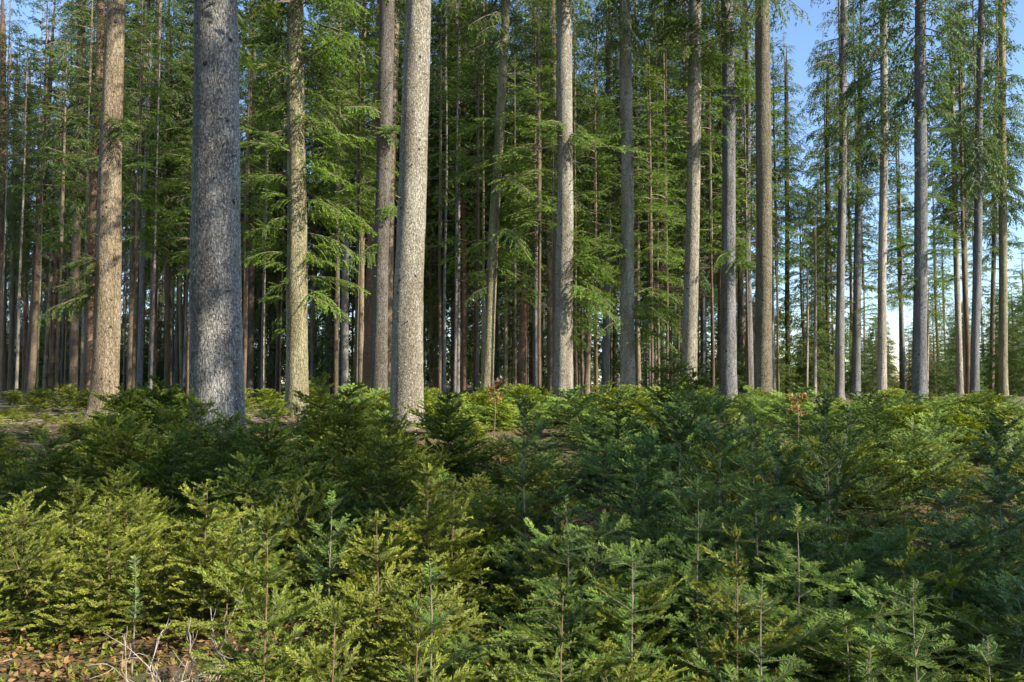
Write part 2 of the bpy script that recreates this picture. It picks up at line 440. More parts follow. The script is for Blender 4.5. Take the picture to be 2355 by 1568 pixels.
def dead_branch_mesh(seed):
    r = np.random.default_rng(seed); g = Geo(); A = []; B = []; ra = []
    t = np.linspace(0, 1, 10); ax = np.stack([2.2 * t, .1 * np.sin(3 * t), -.16 * t ** 2], -1)
    A.append(ax[:-1]); B.append(ax[1:]); ra.append(.016 * (1 - .8 * t[:-1]))
    for k in range(34):
        tt = r.uniform(.15, 1); p = np.array([np.interp(tt, t, ax[:, q]) for q in range(3)])
        d = nrm(np.array([r.uniform(.4, 1), r.choice([-1, 1]) * r.uniform(.4, 1), r.normal(0, .25)])); L = r.uniform(.15, .6)
        A.append(p[None]); B.append((p + d * L)[None]); ra.append(np.array([.006]))
        for _ in range(4):
            q = p + d * L * r.uniform(.2, 1); e = nrm(d + r.normal(0, .5, 3))
            A.append(q[None]); B.append((q + e * r.uniform(.08, .25))[None]); ra.append(np.array([.005]))
    A, B, ra = map(np.concatenate, (A, B, ra))
    g.add(*sticks(A, B, ra, ra * .6)); return g.mesh('dead_branch', [M['deadred']])
DEADS = [dead_branch_mesh(60 + i) for i in range(2)]

# ------------------------------------------------------------------ trunks
def trunk_mesh(seed, H, lean, r0, r1, z1, flare=.35, sides=24, mat='bark', stubs=10, bend=.05, fine_to=14.0):
    """tapered trunk from the root flare up; r0 at the foot, r1 at height z1, leaning by lean(x,y) per metre"""
    r = np.random.default_rng(seed); g = Geo()
    z = np.concatenate([np.linspace(-.5, 1.6, 12), np.linspace(1.9, fine_to, max(8, int(fine_to / .4))), np.linspace(fine_to + 1.5, H, 8)])
    z = z[z <= H]
    rad = r0 + (r1 - r0) * z / z1
    top = r0 + (r1 - r0) * fine_to / z1
    rad = np.where(z > fine_to, np.maximum(.02, top * (1 - (z - fine_to) / (H - fine_to + .5))), rad)
    hh = np.maximum(z, 0)
    a = np.arange(sides) / sides * 2 * np.pi
    ph = r.uniform(0, 6.3, 8)
    but = 1 + flare * np.exp(-hh / .35)[:, None] * (1 + .45 * np.sin(5 * a + ph[0])[None]) + .06 * np.exp(-hh / 2.0)[:, None]
    lump = 1 + .022 * np.sin(2 * a[None] + hh[:, None] * .7 + ph[1]) + .018 * np.sin(3 * a[None] - hh[:, None] * 1.3 + ph[2]) + .014 * np.sin(7 * a[None] + hh[:, None] * .4 + ph[3]) + r.normal(0, .017, (len(z), sides))
    rr = rad[:, None] * but * lump
    cx = lean[0] * z + bend * r0 * 2 * np.sin(hh * .45 + ph[4]) * np.minimum(hh / 3, 1)
    cy = lean[1] * z + bend * r0 * 2 * np.sin(hh * .37 + ph[5]) * np.minimum(hh / 3, 1)
    V = np.stack([cx[:, None] + rr * np.cos(a), cy[:, None] + rr * np.sin(a), np.repeat(z[:, None], sides, 1)], -1).reshape(-1, 3)
    i = np.arange(len(z) - 1)[:, None] * sides; j = np.arange(sides)[None]; k = (j + 1) % sides
    g.add(V, np.stack([i + j, i + k, i + sides + k, i + sides + j], -1).reshape(-1, 4), 0, True)
    A = []; B = []; ra = []
    for _ in range(stubs):                                          # snapped dead limbs
        zz = r.uniform(1.5, fine_to); aa = r.uniform(np.pi * .95, np.pi * 2.05)
        q = np.array([np.interp(zz, z, cx), np.interp(zz, z, cy), zz]); rd = np.interp(zz, z, rad)
        d = nrm(np.array([math.cos(aa), math.sin(aa), r.uniform(-.35, .6)]))
        A.append(q + d * rd * .8); B.append(q + d * (rd + r.uniform(.03, .09) * (4 if r.uniform() < .2 else 1))); ra.append(r.uniform(.010, .022))
    if A: g.add(*sticks(np.array(A), np.array(B), np.array(ra), np.array(ra) * .45, 5), 1)
    me = g.mesh('trunk', [M[mat], M['twig']])
    return me, (lambda h: (float(np.interp(h, z, cx)), float(np.interp(h, z, cy))))

TONE = {'grey': (.29, .29, .29), 'cream': (.345, .325, .265), 'tan': (.285, .235, .165), 'red': (.22, .14, .092), 'dark': (.12, .098, .078), 'moss': (.30, .285, .175),
        'umber': (.15, .138, .125), 'olive': (.20, .178, .125), 'pale': (.44, .41, .36), 'blue': (.21, .22, .235), 'brown': (.20, .155, .108)}  # umber: grey brown bark, darkened for a missing neighbour crown's shade
TREES = {}
def tree(key, xb, yb, xt, yt, wb, wt, dia, tone, label, hc=None, H=28, crown='near', kind='conifer_tree', mat='bark', flare=.3, csc=1.0, group=None, stubs=10, fol=(1, 1, 1)):
    """a tree whose trunk runs from xb,yb up to xt,yt in the picture, wb and wt wide there; dia gives its true size and so its distance"""
    Dm = dia * F / ((wb + wt) / 2)
    b = W(xb, yb, Dm); t = W(xt, yt, Dm)
    lx = (t.x - b.x) / (t.z - b.z)
    r_b = wb / 2 * math.hypot(Dm, (xb - 1177) / F * Dm * 0) / F
    r_t = wt / 2 * Dm / F
    gx = b.x; gzv = float(gz(gx, Dm)); gx = b.x - lx * (b.z - gzv)
    seed = abs(hash(key)) % 99991 if False else sum(ord(c) * (i * 7 + 3) for i, c in enumerate(key))
    top = thing(kind, label, 'tree', (gx, Dm, gzv), 0, group)
    zfoot = b.z - gzv; ztop = t.z - gzv
    slope = (r_t - r_b) / (ztop - zfoot)
    fine = min(H - 4, max(ztop + 2.5, 8))
    if r_b + slope * (fine - zfoot) < .035: slope = (.035 - r_b) / (fine - zfoot)
    me, c_at = trunk_mesh(seed, H, (lx, random.uniform(-.006, .006)), r_b - slope * zfoot, r_b - slope * zfoot + slope * fine, fine, flare, 32 if wb > 40 else 18, mat, stubs, .04, fine)
    link('trunk', me, top, TONE[tone])
    if hc is None: hc = ztop + 1.0 if Dm < 27 else random.uniform(9.0, 13.0)
    pk = {'near': CROWNS_NEAR, 'far': CROWNS_FAR, 'thin': CROWNS_THIN}[crown]
    c = link('crown', pk[seed % len(pk)], top, fol)
    cx, cy = c_at(hc)
    c.location = (cx, cy, hc); s = (H + 1.5 - hc) / 14
    c.scale = (csc, csc, s); c.rotation_euler = (0, 0, seed % 63 / 10)
    TREES[key] = (top, c_at, Dm, gx, gzv)
    return top

# name key, foot x,y and a second point higher on the trunk x,y (picture), widths there, true diameter, bark
tree('old_grey', 500, 950, 492, 0, 110, 98, .61, 'grey', 'thickest trunk, grey bark flecked with white lichen, at the front of the stand', H=31, mat='bark_lichen', flare=.26, stubs=16)
tree('moss_fir', 683, 940, 681, 30, 49, 37, .52, 'moss', 'yellow mossy trunk with green boughs all round it, right of the thickest grey trunk', hc=8.6, H=27, stubs=14)
tree('cream_fir', 936, 930, 958, 0, 72, 58, .60, 'cream', 'thick cream barked trunk standing beside a brown trunk pair near the picture centre', H=30, mat='bark_lichen', flare=.15, stubs=24)
tree('tan_left', 240, 900, 272, 0, 58, 40, .55, 'tan', 'thick tan trunk with flared foot and soft shadow bands, at left', H=29, flare=.45, stubs=12)
tree('red_left', 203, 890, 232, 0, 22, 17, .42, 'red', 'reddish brown trunk directly left of the thick tan trunk')
tree('dark_left', 168, 885, 192, 0, 18, 17, .42, 'dark', 'dark grey trunk second to the left of the thick tan trunk')
tree('lean_left', 70, 905, 110, 300, 15, 11, .36, 'brown', 'leaning dark trunk near the left edge, crossing a lit leaning one')
tree('pink_left', 62, 912, 84, 560, 14, 11, .38, 'red', 'pinkish lit trunk leaning to the right near the left edge', hc=8)
tree('pine_edge', 6, 905, 9, 0, 15, 13, .40, 'red', 'orange brown trunk at the very left edge of the stand')
tree('dim_edge', 24, 905, 37, 180, 11, 10, .36, 'brown', 'thin purple brown trunk next to the left edge trunk')
tree('slim_rose', 56, 880, 68, 300, 10, 8, .32, 'red', 'slim rosy trunk third from the left edge', hc=9, crown='near')
tree('lit_lean', 101, 912, 116, 640, 9, 8, .28, 'tan', 'thin sunlit leaning stem left of the dark grey trunk', hc=11, crown='thin')
tree('ochre_thin', 118, 880, 128, 660, 9, 8, .28, 'red', 'thin ochre stem just left of the dark grey trunk', hc=12, crown='thin')
tree('patchy_one', 350, 882, 363, 0, 17, 13, .42, 'brown', 'slender trunk with one sunny patch, between tan trunk and thickest trunk')
tree('patchy_two', 386, 880, 387, 0, 16, 13, .42, 'brown', 'slender dark trunk just left of the thickest grey trunk')
tree('yellow_slip', 418, 885, 409, 400, 9, 8, .30, 'moss', 'thin yellowish stem hugging the left side of the thickest trunk', hc=11)
tree('stem_behind', 574, 890, 582, 300, 16, 13, .42, 'dark', 'dark trunk in the gap right of the thickest grey trunk', hc=10)
tree('stem_pink', 597, 890, 601, 300, 8, 7, .27, 'red', 'thin pink stem in the gap between thickest trunk and mossy trunk', hc=11, crown='thin')
tree('grey_small', 752, 875, 757, 400, 14, 11, .42, 'blue', 'grey background trunk just right of the mossy trunk', hc=10)
tree('grey_mid', 792, 900, 801, 0, 16, 14, .42, 'grey', 'slim grey trunk midway between mossy trunk and brown trunk pair', hc=14)
tree('yellow_mid', 825, 905, 829, 200, 9, 8, .28, 'moss', 'thin yellow stem left of the brown trunk pair', hc=13, crown='thin')
tree('rust_pair', 846, 890, 876, 0, 27, 20, .46, 'red', 'rust brown trunk striped by needle shadows, left one of the pair', hc=15.5)
tree('grey_pair', 872, 892, 889, 0, 34, 36, .50, 'umber', 'grey brown trunk overlapping the rust brown one', hc=17, H=29)
tree('lit_strip', 888, 890, 908, 0, 20, 21, .44, 'tan', 'pink lit trunk squeezed between grey brown and thick cream trunks', hc=20)
tree('thin_ochre', 990, 900, 993, 400, 9, 8, .27, 'brown', 'thin brown stem with dead red twigs, right of the thick cream trunk', hc=13, crown='thin')
tree('thin_gold', 1003, 740, 1004, 330, 9, 8, .30, 'tan', 'thin golden stem right of the thick cream trunk', hc=14, crown='thin')
tree('thin_grey', 1017, 885, 1019, 540, 6, 6, .24, 'grey', 'very thin grey stem standing behind the dead red twigs', hc=12, crown='thin')
tree('orange_mid', 1063, 890, 1068, 400, 12, 10, .36, 'tan', 'orange tan stem between thick cream trunk and leaning pale trunk', hc=8)
tree('pale_lean', 1117, 925, 1163, 0, 27, 20, .40, 'moss', 'pale trunk leaning right with one dark side, in mid picture', hc=14.5)
tree('yellow_slim', 1162, 915, 1164, 500, 9, 8, .26, 'moss', 'slim yellow stem just right of the leaning pale trunk', hc=11, crown='thin')
tree('pink_mid', 1197, 900, 1209, 540, 19, 15, .46, 'red', 'pinkish brown trunk behind the leaning pale trunk', hc=10)
tree('dark_twin', 1268, 910, 1255, 0, 14, 18, .42, 'brown', 'dark narrow trunk touching the left side of the speckled trunk', hc=15)
tree('speckled', 1296, 920, 1299, 0, 42, 33, .52, 'cream', 'speckled cream trunk with leaf shadows, right of picture centre', hc=13.5, H=28, mat='bark_lichen', stubs=22)
tree('slim_tan', 1349, 900, 1363, 400, 14, 12, .38, 'tan', 'slim tan trunk behind boughs right of the speckled trunk', hc=8)
tree('blue_mid', 1392, 908, 1400, 200, 18, 15, .46, 'blue', 'bluish grey trunk left of the brownish pale trunk', hc=13)
tree('dark_slip', 1414, 900, 1412, 600, 11, 9, .34, 'dark', 'dark thin trunk close left of the brownish pale trunk', hc=8)
tree('brown_pale', 1444, 885, 1438, 0, 33, 26, .48, 'cream', 'brownish pale trunk second to the right of the speckled trunk', hc=14)
tree('slip_right', 1551, 890, 1551, 400, 9, 8, .30, 'grey', 'thin grey stem left of the cream trunk with high boughs', hc=13, crown='thin')
tree('slip_right_b', 1559, 890, 1562, 450, 8, 7, .30, 'brown', 'thin brown stem almost touching a thin grey stem', hc=13, crown='thin')
tree('bough_cream', 1585, 880, 1600, 0, 34, 29, .50, 'cream', 'cream trunk with needle boughs across it, left of a dark bluish trunk', hc=13.5)
tree('slim_dusk', 1617, 890, 1618, 0, 10, 9, .32, 'blue', 'slim dusky stem between cream and dark bluish trunks', hc=15)
tree('red_slip', 1652, 890, 1655, 600, 8, 7, .27, 'red', 'thin reddish stem left of the dark bluish trunk', hc=13, crown='thin')
tree('blue_dark', 1676, 890, 1672, 0, 35, 27, .50, 'blue', 'dark bluish grey trunk right of the cream trunk with high boughs', hc=14, H=29)
tree('dark_thin', 1700, 885, 1702, 300, 10, 9, .32, 'dark', 'dark thin stem in the gap right of the dark bluish trunk', hc=13)
tree('white_thin', 1715, 890, 1721, 640, 7, 6, .22, 'pale', 'thin whitish stem leaning slightly in a bright gap', hc=10, crown='thin')
tree('olive_big', 1755, 895, 1754, 0, 38, 32, .52, 'olive', 'olive brown thick trunk with a dark left side, right of centre', hc=14.5, H=29, stubs=6)
tree('black_thin', 1811, 895, 1808, 0, 11, 9, .34, 'dark', 'nearly black thin trunk right of the olive brown trunk', hc=14)
tree('birch_pale', 1873, 900, 1874, 700, 8, 6, .20, 'pale', 'short white birch like stem in the sunny clearing', hc=7.5, H=12, crown='thin', csc=.6)
tree('birch_small', 1855, 900, 1856, 800, 5, 5, .14, 'pale', 'very thin white stem left of the birch like one', hc=6, H=9, crown='thin', csc=.5)
tree('dark_slim', 1901, 895, 1901, 300, 11, 9, .34, 'dark', 'dark slim trunk close left of a grey brown lit trunk', hc=11, crown='far')
tree('lit_grey', 1930, 900, 1942, 0, 19, 16, .44, 'grey', 'grey brown lit trunk, third trunk right of the olive brown one', hc=13)
tree('pair_dark', 1967, 900, 1976, 350, 20, 13, .44, 'blue', 'dim grey trunk left of the palest straight trunk', hc=11)
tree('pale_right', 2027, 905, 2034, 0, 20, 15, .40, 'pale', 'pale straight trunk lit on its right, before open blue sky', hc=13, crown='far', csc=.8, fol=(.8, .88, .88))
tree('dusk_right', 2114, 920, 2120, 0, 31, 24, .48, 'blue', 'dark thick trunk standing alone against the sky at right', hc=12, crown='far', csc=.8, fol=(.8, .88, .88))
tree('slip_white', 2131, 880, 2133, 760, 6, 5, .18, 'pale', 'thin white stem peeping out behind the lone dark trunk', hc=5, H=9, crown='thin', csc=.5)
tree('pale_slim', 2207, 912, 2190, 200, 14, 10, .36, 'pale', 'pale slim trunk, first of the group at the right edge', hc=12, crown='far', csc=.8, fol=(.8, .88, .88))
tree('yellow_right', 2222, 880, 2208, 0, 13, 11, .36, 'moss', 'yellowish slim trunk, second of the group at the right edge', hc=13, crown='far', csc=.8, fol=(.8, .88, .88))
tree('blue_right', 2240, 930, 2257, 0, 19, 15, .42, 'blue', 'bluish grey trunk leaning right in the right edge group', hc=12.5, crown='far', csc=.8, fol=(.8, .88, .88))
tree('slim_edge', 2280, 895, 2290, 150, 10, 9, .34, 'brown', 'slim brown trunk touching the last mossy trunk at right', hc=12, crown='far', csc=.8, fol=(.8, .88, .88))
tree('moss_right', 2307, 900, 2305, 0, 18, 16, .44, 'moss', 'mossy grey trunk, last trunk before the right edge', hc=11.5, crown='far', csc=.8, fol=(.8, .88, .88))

# ------------------------------------------------------------------ low boughs that hang off some of the trunks
def boughs(key, items, meshes=SPRAYS, name='branch', fol=(1.5, 1.6, 1.0)):
    """items: height in the picture, horizontal reach in the picture (signed), how far it points to us (-1) or away (1)"""
    top, c_at, D, gx, g0 = TREES[key]
    if meshes is not LONG and meshes is not DEADS and key != 'moss_fir':
        items = items + [(py + random.uniform(-22, 22), dx * random.uniform(.5, 1.25), max(-.9, min(.9, dep + random.uniform(-.4, .2)))) for py, dx, dep in items for _ in range(2)]
    for i, (py, dx, dep) in enumerate(items):
        z = W(1177, py, D).z - g0
        reach = abs(dx) * D / F
        c = max(.25, math.sqrt(max(0.0, 1 - dep * dep)))
        L = reach / c
        az = math.atan2(dep, c * (1 if dx > 0 else -1))
        me = meshes[(i * 5 + len(key)) % len(meshes)]
        full = 3.4 if meshes is LONG else (2.2 if meshes is DEADS else 2.4)
        o = link(name, me, top, fol)
        x, y = c_at(z)
        s = L / full
        o.location = (x, y, z); o.rotation_euler = (random.uniform(-.45, .45), random.uniform(-.28, .30), az); o.scale = (s, max(s, .7), max(s, .7))
rb = random.Random(5)
items = []
for k in range(72):
    py = -60 + k * 12 + rb.uniform(-14, 14)
    sgn = 1 if k % 2 else -1
    reach = rb.uniform(60, 170) * (1 if sgn > 0 else .8)
    if py > 600: reach *= .8
    if py > 600 and rb.random() < .45: continue
    items.append((py, sgn * reach, rb.uniform(-.75, .75)))
boughs('moss_fir', items, fol=(1.7, 1.75, 1.0))
boughs('grey_pair', [(260, -60, -.5), (300, 40, -.7), (420, -70, -.3), (480, 40, -.8), (560, -55, -.6)])
boughs('tan_left', [(620, -120, -.2), (660, -150, .2), (290, 95, -.5)], fol=(1.1, 1.15, .9))
boughs('patchy_one', [(250, 90, .1), (300, -70, -.3), (330, 80, -.5), (420, 70, .2), (480, -70, .1), (560, 60, -.3), (180, -60, .2), (60, 60, 0), (100, -70, .3)])
boughs('patchy_two', [(200, 50, .1), (320, -90, -.3), (360, 60, -.5), (460, -60, .2), (580, 60, -.2), (30, 60, 0), (90, -60, .3)])
boughs('pale_lean', [(290, -100, -.3), (330, 110, -.2), (380, -90, .2), (420, 80, -.5), (470, 90, .1), (500, 60, -.5), (560, -60, .1), (600, 80, -.2), (640, -60, -.2), (350, 60, .6), (520, 70, .4)])
boughs('speckled', [(335, -165, .1), (332, 190, -.35)], LONG, fol=(1.4, 1.5, 1.0))
boughs('speckled', [(300, -70, -.5), (318, 60, -.6), (560, 80, .2), (640, 85, -.4), (690, 110, -.3), (720, 80, .3), (590, 100, -.2), (770, 60, .2)])
boughs('brown_pale', [(290, -90, -.4), (340, 95, -.3), (330, -70, .3), (560, -90, .2), (600, -70, -.3), (710, 110, -.3), (720, -90, -.1), (735, 130, .1), (770, 90, -.2), (690, 120, .4)])
boughs('bough_cream', [(60, -70, -.5), (140, 60, -.6), (170, -60, -.4), (240, 80, -.3), (310, -75, -.4), (330, 60, -.7), (40, 60, .2), (100, -50, -.8), (380, -50, .3)])
boughs('blue_dark', [(180, 70, -.4), (220, 65, -.6), (150, 60, .2), (580, -55, -.4), (605, 50, -.7), (570, 55, .1)])
boughs('pink_mid', [(600, -50, -.4), (640, 55, -.3), (680, -60, .2), (700, 50, .5), (860, -40, -.4)])
boughs('slim_tan', [(540, 60, -.3), (580, -50, -.2), (600, 60, .3), (640, 50, -.5), (690, 55, .2), (500, -55, .1)])
boughs('lit_grey', [(240, 70, -.2), (300, -60, -.4), (330, 60, .3), (400, -60, .2), (120, 70, -.3), (170, -60, .1), (60, 60, .3)])
boughs('pair_dark', [(330, 70, -.2), (360, -60, .3), (400, 50, -.4), (560, 55, .2), (600, -60, -.2), (650, 60, .2), (700, -60, .1), (740, 45, -.3), (480, -50, .2)])
boughs('dark_slim', [(500, -70, .2), (540, 60, -.2), (590, -70, -.3), (640, -60, .1), (690, 60, .3), (720, -55, .2), (440, 60, .1)])
boughs('dusk_right', [(520, 100, .3), (590, 90, -.2), (640, 90, .3), (560, -75, .4), (690, 80, .5), (440, 90, .2), (380, 80, -.3), (300, 90, .2), (220, 80, -.2), (480, -70, .2), (660, -60, .4)], SPRAYS[:4])
boughs('pale_right', [(540, 100, .3), (620, -60, .2), (690, 70, .3), (700, -70, .1), (450, -80, .2), (420, 70, .2), (300, 80, -.2), (250, -70, .1), (180, 80, .2)], SPRAYS[:4])
boughs('moss_right', [(560, 70, .2), (600, -70, .2), (640, 60, .3), (330, 70, .2), (410, -60, .2), (480, 70, -.2), (520, -80, .1), (250, 70, .1)], SPRAYS[:4])
boughs('yellow_right', [(640, -70, .2), (610, 60, .3), (500, -60, .1), (430, 70, .1), (560, -75, .2)], SPRAYS[:4])
boughs('thin_ochre', [(590, 70, -.3), (770, 85, -.3), (775, -60, .1), (820, 75, .2), (640, -40, .1), (845, 55, -.3)], DEADS, 'dead_branch')

# ------------------------------------------------------------------ trees deeper in the forest
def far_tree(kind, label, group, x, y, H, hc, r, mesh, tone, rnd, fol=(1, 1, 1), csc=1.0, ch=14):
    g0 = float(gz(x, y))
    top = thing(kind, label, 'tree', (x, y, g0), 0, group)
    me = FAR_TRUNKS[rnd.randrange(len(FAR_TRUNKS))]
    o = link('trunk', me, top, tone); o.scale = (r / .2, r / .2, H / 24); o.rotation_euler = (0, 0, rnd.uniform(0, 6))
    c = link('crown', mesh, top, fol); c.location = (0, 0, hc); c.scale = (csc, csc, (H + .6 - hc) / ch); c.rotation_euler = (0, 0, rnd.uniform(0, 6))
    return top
FAR_TRUNKS = [trunk_mesh(900 + i, 24, (random.uniform(-.012, .012), random.uniform(-.01, .01)), .2, .11, 14, .2, 10, 'bark_far', 6, .12)[0] for i in range(6)]
rf = random.Random(21)
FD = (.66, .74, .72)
taken = [(v[3], v[2]) for v in TREES.values()]
def free(x, y, d):
    if any((x - a) ** 2 + (y - b) ** 2 < d * d for a, b in taken): return False
    taken.append((x, y)); return True
tones = ['brown', 'dark', 'grey', 'tan', 'red', 'blue', 'brown']
n = 0
while n < 175:
    y = rf.uniform(42, 125); px = rf.uniform(-60, 1700) if rf.random() < .88 else rf.uniform(1700, 2420)
    x = (px - 1177) / F * y
    if not free(x, y, 1.7): continue
    left = px < 560
    H = rf.uniform(28, 38) if px < 1750 else rf.uniform(22, 30)
    hc = rf.uniform(9, 15) if left else rf.uniform(7, 13)
    if px > 1700: hc = rf.uniform(9, 12)
    lab = ('slender trunk among the crowded far trunks at left', 'crowded far trunks at left') if left else \
          ('slender trunk in the dim depth of the forest behind the front trunks', 'trunks in the dim depth of the forest') if px < 1700 else \
          ('slender distant trunk before the bright sky at right', 'distant trunks at right')
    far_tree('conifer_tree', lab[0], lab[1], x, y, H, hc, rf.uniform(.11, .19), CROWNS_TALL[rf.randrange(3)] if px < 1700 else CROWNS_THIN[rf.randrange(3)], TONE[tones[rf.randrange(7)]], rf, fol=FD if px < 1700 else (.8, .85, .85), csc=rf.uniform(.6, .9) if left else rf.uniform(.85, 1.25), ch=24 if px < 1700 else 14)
    n += 1
n = 0
while n < 80:                                                       # thin drawn-up stems between the big ones
    y = rf.uniform(34, 85); px = rf.uniform(-20, 1660); x = (px - 1177) / F * y
    if not free(x, y, 1.2): continue
    z = 'at left' if px < 560 else 'in the middle' if px < 1150 else 'right of the middle'
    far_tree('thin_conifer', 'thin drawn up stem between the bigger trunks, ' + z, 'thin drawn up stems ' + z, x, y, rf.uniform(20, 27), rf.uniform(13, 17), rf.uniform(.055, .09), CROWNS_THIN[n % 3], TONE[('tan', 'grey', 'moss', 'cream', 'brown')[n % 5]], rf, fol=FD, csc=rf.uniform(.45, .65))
    n += 1
n = 0
while n < 112:                                                       # younger spruces clothed to the ground close the view
    y = rf.uniform(70, 160); px = rf.uniform(-90, 1760)
    x = (px - 1177) / F * y
    if not free(x, y, 2.2): continue
    far_tree('spruce_tree', 'dark spruce clothed low down, closing the view behind the trunks', 'dark spruces closing the view', x, y, rf.uniform(9, 14) if n % 2 else rf.uniform(15, 26), rf.uniform(.6, 3.0), .14, CROWNS_FULL[rf.randrange(3)], TONE['dark'], rf, FD, csc=rf.uniform(.9, 1.3))
    n += 1
n = 0
while n < 84:                                                       # the low wood beyond the clearing at right
    y = rf.uniform(55, 120); px = rf.uniform(1660, 2420)
    x = (px - 1177) / F * y
    if not free(x, y, 1.6): continue
    top_px = rf.uniform(700, 820) if px < 2280 else rf.uniform(640, 740)
    H = max(2.5, (880 - top_px) / F * y + .9)
    ginger = 2030 < px < 2130 and rf.random() < .6
    lab = ('ginger leafless larch in the low young wood beyond the clearing', 'ginger young larches beyond the clearing') if ginger else ('bushy green young conifer in the low wood beyond the clearing', 'young conifers beyond the clearing')
    far_tree('young_tree', lab[0], lab[1], x, y, H, .3, .05, CROWNS_FULL[rf.randrange(3)], TONE['brown'], rf, fol=(3.6, 1.7, 1.1) if ginger else (1.0, 1.05, 1.0), csc=rf.uniform(.5, .8))
    n += 1
n = 0
while n < 60:                                                       # low far thicket at left
    y = rf.uniform(85, 160); px = rf.uniform(-100, 560); x = (px - 1177) / F * y
    if not free(x, y, 2.2): continue
    far_tree('spruce_tree', 'low dark spruce far behind the crowded left trunks', 'low dark spruces at left', x, y, rf.uniform(8, 13), .6, .12, CROWNS_FULL[rf.randrange(3)], TONE['dark'], rf, FD, csc=rf.uniform(.9, 1.4))
    n += 1
# slim firs standing in the half shade between the big trunks
for i, (px, D, H, hc, csc, lab) in enumerate(((560, 31, 17, 6, .75, 'slim understory fir in the gap right of the thickest trunk'), (772, 29, 19, 6.5, .85, 'slim understory fir right of the mossy trunk'), (818, 27, 15, 7, .7, 'slim understory fir left of the brown trunk pair'),
                                      (1010, 35, 18, 7, .8, 'slim understory fir right of the thick cream trunk'), (1098, 33, 17, 5.5, .8, 'slim understory fir left of the leaning pale trunk'), (1184, 37, 16, 4.5, .7, 'slim understory fir right of the leaning pale trunk'),
                                      (1240, 30, 16, 7, .75, 'slim understory fir left of the speckled trunk'), (1372, 34, 15, 4.5, .75, 'slim understory fir left of the bluish grey trunk'), (1500, 33, 15, 4.0, .8, 'slim understory fir right of the brownish pale trunk'),
                                      (1534, 36, 18, 6, .8, 'slim understory fir left of the cream trunk with boughs'), (1640, 40, 19, 8, .8, 'slim understory fir left of the dark bluish trunk'), (1722, 42, 20, 9, .8, 'slim understory fir left of the olive brown trunk'),
                                      (1790, 44, 20, 7, .85, 'slim understory fir right of the olive brown trunk'), (305, 33, 17, 6.5, .8, 'slim understory fir right of the thick tan trunk'), (432, 36, 17, 6, .75, 'slim understory fir left behind the thickest trunk'), (130, 38, 18, 7.5, .85, 'slim understory fir among the left trunks'))):
    p = ground_at(px, D); far_tree('fir_tree', lab, 'slim understory firs', p.x, D, H, hc, .075, (CROWNS_NEAR[:3] + CROWNS_THIN)[i % 6], TONE['brown'], rf, fol=(1.55, 1.6, 1.0), csc=csc)
for px, top_px, y, fol, csc, lab in ((1850, 430, 62, (1.9, 1.7, .8), .8, 'yellow green conifer top rising behind the black thin trunk'), (1770, 470, 66, (1.3, 1.3, .9), .9, 'dark green spruce rising behind the olive brown trunk'),
                                     (1905, 480, 58, (1.1, 1.2, .9), .85, 'dark bushy fir left of the grey brown lit trunk'), (2330, 660, 75, (.9, 1, 1), 1.2, 'dark conifer thicket at the right edge behind the last trunk'),
                                     (1500, 380, 60, (1, 1.1, .9), 1.1, 'full dark spruce between the brownish pale and cream trunks'), (1350, 200, 64, (.9, 1, .9), 1.2, 'tall dense spruce behind the speckled trunk'),
                                     (1130, 100, 66, (.9, 1, .9), 1.2, 'tall dense spruce behind the leaning pale trunk'), (1040, 130, 58, (1.2, 1.2, .9), .9, 'greyish green spruce with hanging twigs right of the thick cream trunk'),
                                     (760, 200, 60, (1, 1.1, .9), 1.1, 'bushy dark spruce behind the mossy trunk'), (620, 300, 66, (1, 1.1, .9), 1.1, 'dark spruce in the gap between the thickest trunk and the mossy trunk')):
    x = (px - 1177) / F * y; H = (880 - top_px) / F * y + .9
    far_tree('spruce_tree', lab, None, x, y, H, H * .13, .14, CROWNS_FULL[rf.randrange(3)], TONE['dark'], rf, fol=fol, csc=csc)

# bare leafless trees by the clearing
def bare_tree_mesh(seed):
    r = np.random.default_rng(seed); A = []; B = []; ra = []; rbb = []
    def grow(p, d, L, rad, lev):
        nseg = 5; q = p
        for s in range(nseg):
            e = nrm(d + r.normal(0, .10, 3)); nq = q + e * L / nseg
            A.append(q); B.append(nq); ra.append(rad * (1 - .12 * s)); rbb.append(rad * (1 - .12 * (s + 1)))
            if lev < 3 and s > 0:
                for _ in range(2 if lev else 3):
                    az = r.uniform(0, 6.28); side = np.array([math.cos(az), math.sin(az), .5])
                    grow(nq, nrm(d * .8 + side * .8), L * r.uniform(.32, .5), rad * .45, lev + 1)
            q = nq; d = e
    grow(np.zeros(3), np.array([0, 0, 1.0]), 7.0, .07, 0)
    return np.array(A), np.array(B), np.array(ra), np.array(rbb)
BARE = []
for i in range(3):
    A, B, ra, rbb = bare_tree_mesh(70 + i)
    thick = ra > .05
    ms = []
    for sel in (thick, ~thick):
        g = Geo(); g.add(*sticks(A[sel], B[sel], np.maximum(ra[sel], .012), np.maximum(rbb[sel], .01), 4)); ms.append(g.mesh('bare_wood', [M['bare']]))
    BARE.append(ms)
n = 0
